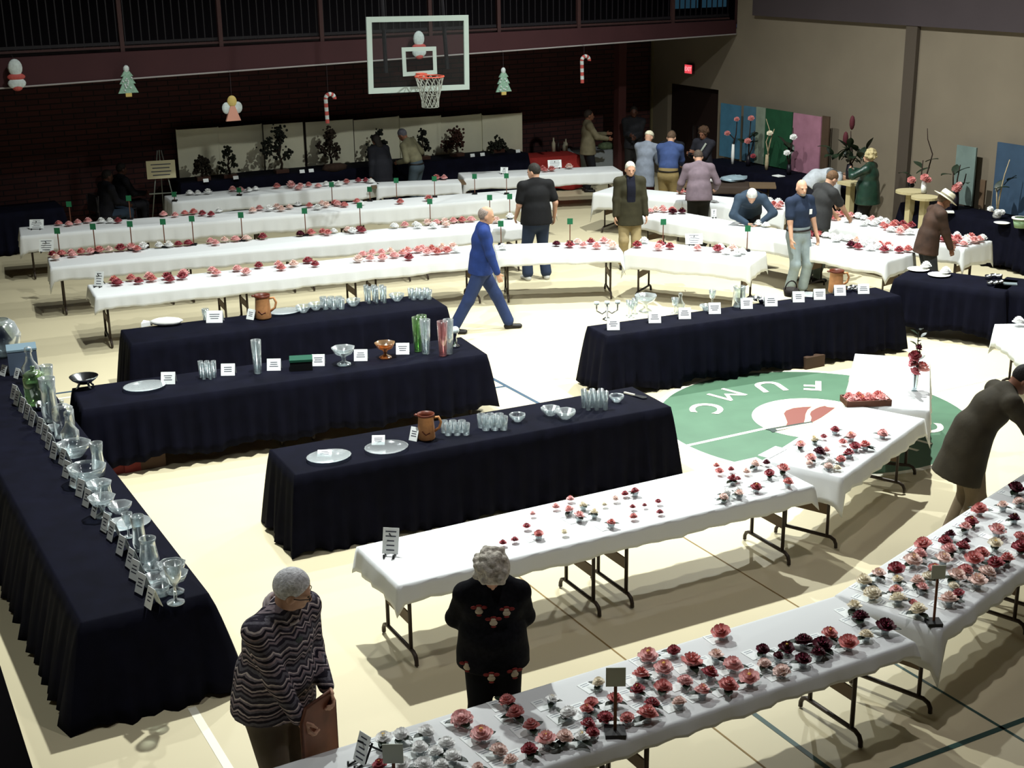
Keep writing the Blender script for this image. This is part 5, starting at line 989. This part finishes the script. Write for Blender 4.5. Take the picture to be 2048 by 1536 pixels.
        skin_obj('hair', pr, min(h, .01), hm, t, cuts=[cutplane(.85, -.5, .005+(.02 if hs == 'bigcurly' else 0))])
    elif hs == 'long': skin_obj('hair', [S_(hd((0, -.016, .112)), (.09*s, .104*s, .104*s), HR), E_(hd((0, -.05, .08)), hd((0, -.075, -.08)), (.085*s, .05*s), (.08*s, .04*s), ux)], min(h, .011), hm, t, cuts=[cutplane(.9, -.43, -.005)])
    elif hs == 'cap': skin_obj('cap', [S_(hd((0, -.005, .13)), (.088*s, .104*s, .085*s), HR), E_(hd((0, .09, .125)), hd((0, .15, .11)), (.06*s, .012*s), (.05*s, .01*s), ux)], min(h, .011), hm, t, cuts=[cutplane(0, -1, -.105)])
    for sx in (-1, 1):
        MB().blob((0, 0, 0), (.0105*s, .006*s, .0075*s), 8).build('eye', EYEM, t, True, tuple(hd((sx*.03, .0885, .086))), 0)
    o = MB().blob((0, 0, 0), (.022*s, .008*s, .006*s), 8).build('mouth', LIPM, t, True, tuple(hd((0, .092, .022))), 0)
    t_ = dict(root=t, hd=hd, up=up, arms=arms, legs=legs, ux=ux, HM=HM, wst=wst, chest=chest, s=s, torso=torso); return t_
def to_cam(x, y): return math.degrees(math.atan2(-y, -x))
def local(pp, wp):   # world point -> person frame
    r = pp['root']; return Matrix.Rotation(-r.rotation_euler[2], 3, 'Z') @ (Vector(wp)-Vector(r.location))
# ---- patterned sweater material: zigzag knitted bands
def sweater():
    m = bpy.data.materials.new('patterned_knit'); m.use_nodes = True; nt = m.node_tree; b = nt.nodes['Principled BSDF']; b.inputs['Roughness'].default_value = .95; b.inputs['Specular IOR Level'].default_value = .1
    N = nt.nodes.new; Lk = nt.links.new; tc = N('ShaderNodeTexCoord'); sp = N('ShaderNodeSeparateXYZ'); Lk(tc.outputs['Object'], sp.inputs[0])
    def mth(op, a, bb=None):
        q = N('ShaderNodeMath'); q.operation = op
        for i, v in enumerate((a, bb)):
            if v is None: continue
            if isinstance(v, (int, float)): q.inputs[i].default_value = v
            else: Lk(v, q.inputs[i])
        return q.outputs[0]
    xy = mth('ADD', sp.outputs['X'], mth('MULTIPLY', sp.outputs['Y'], .8)); zg = mth('PINGPONG', mth('MULTIPLY', xy, 1.0), .045)
    nz = N('ShaderNodeTexNoise'); nz.inputs['Scale'].default_value = 14; Lk(tc.outputs['Object'], nz.inputs['Vector'])
    v = mth('ADD', mth('ADD', mth('MULTIPLY', sp.outputs['Z'], 1.0), mth('MULTIPLY', zg, .55)), mth('MULTIPLY', nz.outputs['Fac'], .03)); fr = mth('FRACT', mth('MULTIPLY', v, 6.2))
    rp = N('ShaderNodeValToRGB'); Lk(fr, rp.inputs[0]); cr = rp.color_ramp; cr.interpolation = 'CONSTANT'
    st = [(0, '#35313b'), (.1, '#94868c'), (.18, '#36323d'), (.25, '#cdbec0'), (.31, '#35313b'), (.42, '#78727c'), (.5, '#a39196'), (.57, '#2b2832'), (.66, '#867c85'), (.72, '#dacdca'), (.77, '#46424c'), (.88, '#706d76')]
    while len(cr.elements) < len(st): cr.elements.new(.5)
    for e, (p, c) in zip(cr.elements, st): e.position = p; e.color = lin(c)
    n2 = N('ShaderNodeTexVoronoi'); n2.inputs['Scale'].default_value = 55; Lk(tc.outputs['Object'], n2.inputs['Vector'])
    mx = N('ShaderNodeMix'); mx.data_type = 'RGBA'; mx.blend_type = 'MULTIPLY'; mx.inputs[0].default_value = .55; Lk(rp.outputs[0], mx.inputs[6]); Lk(n2.outputs['Distance'], mx.inputs[7]); 
    g = N('ShaderNodeMix'); g.data_type = 'RGBA'; g.inputs[0].default_value = .5; Lk(rp.outputs[0], g.inputs[6]); Lk(mx.outputs[2], g.inputs[7]); Lk(g.outputs[2], b.inputs['Base Color'])
    bp = N('ShaderNodeBump'); bp.inputs['Strength'].default_value = .4; bp.inputs['Distance'].default_value = .006; Lk(n2.outputs['Distance'], bp.inputs['Height']); Lk(bp.outputs[0], b.inputs['Normal']); return m
# 1 man in patterned sweater, left foreground
HX = P(547, 1380, 1.0)
a = person('man in patterned grey sweater and glasses holding a brown board, left foreground', HX.x, HX.y, -66, 1.88, top=('#333', 'long', 'sweater'), topm=sweater(), skin='f', bottom='#5a5148', hair=('#d6d6d8', 'short'), lean=13, headp=13, heady=48, lh=(-.17, .27, 1.03), rh=(.1, .31, .97), girth=1.34, h=.0085, curl=1.0, lhint=(-.6, -1, -.3), rhint=(.9, -1, -.2), kb=.012)
t = a['root']; hd = a['hd']
GLF = mat('glasses_frame', '#2a211c', .4)
b = MB()
for sx in (-1, 1):
    pts = [hd((sx*.033+.026*math.cos(q), .103-.006*abs(math.cos(q)), .086+.02*math.sin(q))) for q in np.linspace(0, 2*math.pi, 13)]; b.tube(pts, .0028, 5); b.tube([hd((sx*.058, .1, .088)), hd((sx*.082, .04, .085)), hd((sx*.083, -.005, .08))], .003, 5)
b.tube([hd((-.008, .105, .09)), hd((.008, .105, .09))], .0028, 5); b.build('glasses', GLF, t, True)
b = MB(); n = 20
for dz_, r_, th in ((.535, .086, .02), (.56, .076, .016)): b.tube([a['up'](r_*math.cos(2*math.pi*k/n), -.008+r_*1.05*math.sin(2*math.pi*k/n), dz_-.03*math.sin(2*math.pi*k/n)) for k in range(n+1)], th, 7)
b.build('collar', mat('collar_grey', '#b3a7a8', .8), t, True)
skin_obj('placket', [E_(a['up'](0, .118*1.12+.018, .02), a['up'](0, .135, .43), (.045, .012), (.035, .012), a['ux'])], .008, mat('knit_grey', '#4a5250', .95, var=.3, vscale=60), t)
wr = Matrix.Rotation(R(-68-90), 3, 'Z')
pl, pr_ = a['arms']['l'][2], a['arms']['r'][2]; mid = (Vector(pl)+Vector(pr_))/2; wp = Vector(t.location)+wr @ (mid+Vector((.0, .06, -.2)))
o = thing('brown_board', 'flat brown wooden board held upright by the man in the patterned sweater', 'board', (wp.x, wp.y, wp.z-.26), R(-68-90+8))
b = MB(); b.prism([(-.13, 0), (.13, 0), (.15, .1), (.15, .42), (.11, .5), (-.11, .5), (-.15, .42), (-.15, .1)], .02, 0, Matrix.Rotation(R(90), 4, 'X')); b.build('board', mat('board_brown', '#74452e', .55, var=.15, vscale=8), o)
b = MB(); b.tube([(-.13, -.01, 0), (.13, -.01, 0), (.15, -.01, .1), (.15, -.01, .42), (.11, -.01, .5), (-.11, -.01, .5), (-.15, -.01, .42), (-.15, -.01, .1), (-.13, -.01, 0)], .012, 6); b.build('rim', WOOD, o, True)
# 2 woman in black sweater, facing the viewpoint with bowed head
q = P(974, 1100, 1.6); f = to_cam(q.x, q.y)
a = person('woman with curly grey hair in black festive sweater, head bowed, hands behind back', q.x+.08, q.y+.1, f+2, 1.62, top=('#0a0a0c', 'long', 'sweater'), topm=mat('black_knit', (.006, .006, .008, 1), .95, spec=.1, var=.4, vscale=40), bottom=mat('black_slacks', (.006, .006, .008, 1), .9, spec=.1), hair=('#b5aea2', 'bigcurly'), lean=6, headp=44, lh=(-.09, -.17, .86), rh=(.09, -.17, .88), lhint=(-1, -.25, -.5), rhint=(1, -.25, -.5), girth=1.3, h=.0085, coat=.03, sw=1.0, sz=.44, kb=.02)
t = a['root']; RED = mat('motif_red', '#7a2420', .8); MCR = mat('motif_cream', '#b9aa92', .8)
def motif(p, n, sc=1):
    d = Vector(n).normalized(); m = d.to_track_quat('Z', 'Y').to_matrix().to_4x4(); m.translation = p
    b = MB(); b.blob((0, -.008*sc, 0), (.026*sc, .02*sc, .008), 10, 0); b.blob((0, .012*sc, 0), (.018*sc, .014*sc, .008), 10, 0)
    for sx in (-1, 1): b.blob((sx*.032*sc, .018*sc, 0), (.022*sc, .012*sc, .006), 8, 1)
    b.blob((0, .03*sc, 0), (.02*sc, .008*sc, .007), 8, 1); b.blob((0, -.032*sc, 0), (.018*sc, .008*sc, .006), 8, 1)
    b.v = [tuple(m @ Vector(v)) for v in b.v]; b.build('sweater_motif', [MCR, RED], t, True)
up = a['up']
for x, z, yy in ((.095, .4, .148), (-.09, .38, .15), (0, .32, .172)): motif(up(x, yy, z), up(x*.4, 1, z+.25)-up(0, 0, z))
for x, z, yy in ((.17, -.06, .13), (.02, -.1, .21), (-.13, -.1, .17)): motif(Vector((x, yy, .93*.925+z)), (x*2, 1, .1), 1)
# 3 walking man
q = P(962, 412, 1.76); p = P(962, 655, 0)
a = person('man in royal blue sweater and blue jeans striding right across the middle', q.x, q.y+.05, -24, 1.83, top=('#1f3672', 'long', 'sweater'), bottom='#26355c', hair=('#8d8078', 'fringe'), lean=5, headp=6, lh=(-.24, -.02, .83), rh=(.24, .22, .85), lf=(.02, .42), rf=(-.02, -.36), hz=.87, h=.0115, kb=.012)
# 4 black T-shirt man from behind
q = P(1072, 328, 1.84); f4 = P(1085, 556, 0)
person('heavy man in black T-shirt and jeans seen from behind at the second row', q.x, q.y, 80, 1.86, top=('#101012', 'short', 'tshirt'), bottom='#27334a', hair=('#2c2a26', 'short'), shoe='#b9b9b4', lean=3, headp=10, heady=38, girth=1.25, h=.0115, sw=1.12, lf=(-.05, .03), rf=(.05, 0), rh=(.34, .1, .98), lh=(-.27, .2, 1.0), kb=.02)
# 5 blazer man
q = P(1260, 322, 1.76); f = to_cam(q.x, q.y)
a = person('white haired man in olive blazer and khaki trousers facing the viewpoint', q.x, q.y, f+12, 1.77, top=('#33301f', 'long', 'blazer'), bottom='#9a8a66', hair=('#cfcabb', 'short'), h=.0115, coat=.12, girth=1.05, headp=6, lh=(-.26, .1, .86), rh=(.25, .08, .86), kb=.015)
skin_obj('inner_shirt', [grow(p_, .036) for p_ in a['torso'][1:3]]+[C(a['up'](0, .06, .42), a['up'](0, .04, .5), .1, .07)], .0105, mat('inner_navy', '#0e1020', .9), a['root'], cuts=[((1, 0, 0), .07), ((-1, 0, 0), .07), ((0, -1, 0), -.05)])
skin_obj('collar', [C(a['up'](-.05, .045, .53), a['up'](-.02, .12, .45), .02, .014), C(a['up'](.05, .045, .53), a['up'](.02, .12, .45), .02, .014)], .01, mat('collar_pale', '#9f9d98', .8), a['root'])
# 6 purple shirt man from behind
q = P(1408, 306, 1.62)
person('man in pale purple checked shirt and dark trousers, back to the viewpoint', q.x-.2, q.y-.16, 62, 1.73, top=('#75666e', 'long', 'shirt'), bottom='#15130f', hair=('#4a3f36', 'short'), lean=14, headp=25, girth=1.2, h=.0125, lh=(-.3, .33, .98), rh=(.34, .3, 1.0), sw=1.1, kb=.02)
# 7, 8 couple at the trimmings table
q = P(1338, 266, 1.7); person('man in bright blue shirt and khaki trousers bending over the dark rear table', q.x, q.y, 42, 1.76, top=('#3a4c78', 'long', 'shirt'), bottom='#8f7c52', hair=('#5a4636', 'short'), lean=14, headp=20, h=.0125, tuck=True, lh=(-.12, .45, 1.08), rh=(.15, .5, 1.05), girth=1.08)
q = P(1312, 262, 1.66); person('white capped person in long grey shirt and maroon trousers left of the blue shirt', q.x-.25, q.y, 30, 1.7, top=('#7d8490', 'long', 'overshirt'), bottom='#4a1a20', hair=('#d8d2b8', 'cap'), lean=12, headp=15, h=.0125, coat=.2, lh=(-.1, .4, 1.1), rh=(.2, .35, 1.05))
# 9, 10 women behind
q = P(1358, 264, 1.62); person('dark haired woman in black jacket behind the blue shirted man', q.x+.1, q.y+.35, -135, 1.64, top=('#121218', 'long', 'jacket'), bottom='#15151a', hair=('#2e2620', 'long'), skin='d', h=.0125, coat=.1, lh=(-.1, .3, 1.1), rh=(.1, .32, 1.1), lean=6, headp=20)
q = P(1413, 258, 1.64); a = person('brown curly haired woman in black top with a pale strap, facing left', q.x+.1, q.y+.2, 200, 1.66, top=('#24242c', 'long', 'top'), bottom='#17171c', hair=('#4a3424', 'curly'), skin='d', h=.0125, headp=12, lh=(-.05, .36, 1.2), rh=(.2, .25, 1.15))
MB().tube([a['up'](-.13, .12, .5), a['up'](-.02, .17, .3), a['up'](.12, .15, .12)], .02, 7).build('strap', mat('strap_pale', '#9a9f94', .8), a['root'], True)
# 11 bending man with white hair
q = P(1503, 390, 1.24); f = to_cam(q.x, q.y)+4
dx, dy = math.cos(R(f)), math.sin(R(f))
person('white haired man in denim blue jacket bending low over the flowers', q.x-dx*.52, q.y-dy*.52, f, 1.76, top=('#2f3e4e', 'long', 'jacket'), bottom='#2a2a30', hair=('#d9d9d4', 'short'), lean=62, headp=-4, h=.0115, lh=(-.16, .56, .8), rh=(.06, .6, .8), lhint=(-1, 0, .1), rhint=(1, 0, .1), girth=1.08)
# 12 navy polo man
q = P(1602, 358, 1.75); a = person('bald bearded man in navy polo shirt and pale jeans standing upright', q.x, q.y, to_cam(q.x, q.y)+42, 1.76, top=('#1f2b40', 'short', 'polo_shirt'), bottom='#8b989c', hair=('#a89c8c', 'none'), h=.0105, tuck=True, heady=-14, headp=4, lh=(-.28, .12, .84), rh=(.25, .14, .86), girth=1.1, kb=.012, lf=(-.02, .06))
skin_obj('beard', [S_(a['hd']((0, .06, .005)), (.045, .045, .035), np.array(a['HM']))], .01, mat('beard_grey', '#8d8478', .9), a['root'], cuts=())
MB().box((0, 0, 0), (.05, .006, .075)).build('name_badge', CARD, a['root'], False, tuple(a['up'](-.09, .148, .34)))
# 13 dark grey T-shirt man reaching
q = P(1644, 562, 0); person('brown haired man in dark grey T-shirt reaching right over the flowers', q.x-.12, q.y+.06, -2, 1.78, top=('#2c2c2c', 'short', 'tshirt'), bottom='#5f6c66', hair=('#5f4630', 'short'), lean=13, side=4, headp=22, h=.0115, girth=1.2, lh=(-.15, .5, .95), rh=(.16, .56, .9), rhint=(1, -.5, .2))
# 14 pale shirt back
q = P(1612, 344, 1.12); person('person in pale shirt bending down behind the dark grey T-shirt', q.x+.2, q.y+.1, -30, 1.7, top=('#b9bec4', 'long', 'shirt'), bottom='#20202a', hair=('#6b5a48', 'short'), lean=78, headp=20, h=.013, lh=(-.15, .5, .5), rh=(.15, .55, .5))
# 15 woman in green
q = P(1742, 300, 1.63); person('blond woman in shiny dark green jacket seen from behind', q.x, q.y, 118, 1.64, top=('#1d4a36', 'long', 'jacket'), topm=mat('green_satin', '#183429', .4, spec=.5, var=.35, vscale=10, bump=.5, bscale=16), bottom='#141214', hair=('#b5a67c', 'curly'), h=.0115, girth=1.35, coat=.1, lh=(-.12, .3, 1.28), rh=(.1, .32, 1.25), lhint=(-1, -.4, -.4), rhint=(1, -.4, -.4))
# 16 hat man
q = P(1868, 372, 1.74); a = person('man in white brimmed hat and brown jacket looking down at flowers', q.x-.05, q.y, -24, 1.7, top=('#3a281e', 'long', 'jacket'), topm=mat('brown_suede', '#3a281e', .8, var=.4, vscale=7), bottom='#2c2e30', hair=('#5a4a3a', 'fringe'), lean=14, headp=20, heady=-6, h=.0115, coat=.06, lh=(-.15, .42, .86), rh=(.16, .3, .84), skin='d', girth=1.05)
HATM = mat('hat_white', '#d2cdb4', .8, var=.1); hd = a['hd']; mm = a['HM'].to_4x4(); mm.translation = hd((0, -.005, .13))
b = MB(); b.lathe([(.095, 0), (.17, -.012), (.175, -.006), (.098, .012), (.092, .07), (.08, .105), (.03, .098), (0, .085)], 26, sy=1.12); b.v = [tuple(mm @ Vector(v)) for v in b.v]; b.build('hat', HATM, a['root'], True)
b = MB(); b.lathe([(.099, .012), (.1, .038), (.096, .04)], 26, sy=1.12); b.v = [tuple(mm @ Vector(v)) for v in b.v]; b.build('hat_band', mat('hat_band', '#6f6a58', .8), a['root'], True)
# 17 coat man, right foreground
hp = P(1932, 898, .95)
a = person('man in dark olive suit coat bending far forward at the right edge', hp.x, hp.y, -27, 1.86, skin='d', top=('#332d20', 'long', 'coat'), bottom='#6d5f4c', hair=('#15110f', 'short'), lean=33, headp=16, h=.0095, coat=.2, girth=1.12, lh=(-.16, .8, .86), rh=(.14, .74, .84), lhint=(-1, -.6, 0), rhint=(1, -.6, 0), sw=1.05, kb=.025)
skin_obj('collar', [C(a['up'](-.06, .03, .545), a['up'](.06, .03, .545), .02, .02), C(a['up'](.06, .03, .545), a['up'](.04, .1, .48), .02, .014)], .009, mat('collar_pale', '#9f9d98', .8), a['root'])
# 18, 19 rear people under the gallery
q = P(1176, 222, 1.7); person('person in tan jacket and black trousers standing sideways near the red table', q.x, q.y, -20, 1.74, top=('#6e6650', 'long', 'jacket'), bottom='#14141a', hair=('#2a211a', 'short'), skin='d', h=.0135, lh=(-.08, .4, 1.2), rh=(.1, .4, 1.12), coat=.05)
q = P(1268, 214, 1.72); a = person('dark clothed man standing just right of the steel column', q.x, q.y, to_cam(q.x, q.y), 1.75, top=('#1a1a1e', 'long', 'jacket'), bottom='#1c1a18', hair=('#1c1712', 'short'), skin='b', h=.0135, lh=(-.05, .25, 1.1), rh=(.08, .25, 1.15))
# 20, 21 couple looking at the bonsai
q = PY(775, 292, 25.0); person('woman in dark clothes bending beside the olive shirted man at the bonsai', q.x-.15, 24.98, 100, 1.6, top=('#14151c', 'long', 'coat'), bottom='#101116', hair=('#1c1712', 'long'), skin='d', h=.0135, coat=.25, lean=12, headp=20, girth=1.2)
q = PY(830, 300, 24.95); person('man in olive grey shirt and grey jeans leaning toward the bonsai', q.x, 24.9, 125, 1.72, top=('#6b6750', 'long', 'shirt'), bottom='#3e4a52', hair=('#54535a', 'short'), skin='d', h=.0135, lean=18, side=-8, headp=14, tuck=True, lh=(-.2, .3, 1.0), rh=(.25, .2, 1.0))
# 22, 23 seated pair in the dark corner
q = P(160, 350, 1.1); chair(5.55, 25.5, R(-78), 'dark folding chair under the seated person in blue jeans'); person('seated person in dark top and blue jeans in the far left corner', 5.55, 25.5, 12, 1.72, top=('#101018', 'long', 'jacket'), bottom='#2c3a4a', hair=('#17120e', 'short'), skin='b', h=.0135, sit=True, lh=(-.1, .4, .62), rh=(.1, .4, .62), lean=8)
chair(6.0, 26.15, R(-78), 'dark folding chair under the seated person in black'); person('seated person all in black in the far left corner', 6.0, 26.15, 12, 1.72, top=('#0c0c12', 'long', 'jacket'), bottom='#101016', hair=('#17120e', 'short'), skin='b', h=.0135, sit=True, lh=(-.1, .42, .66), rh=(.15, .42, .7), lean=5)
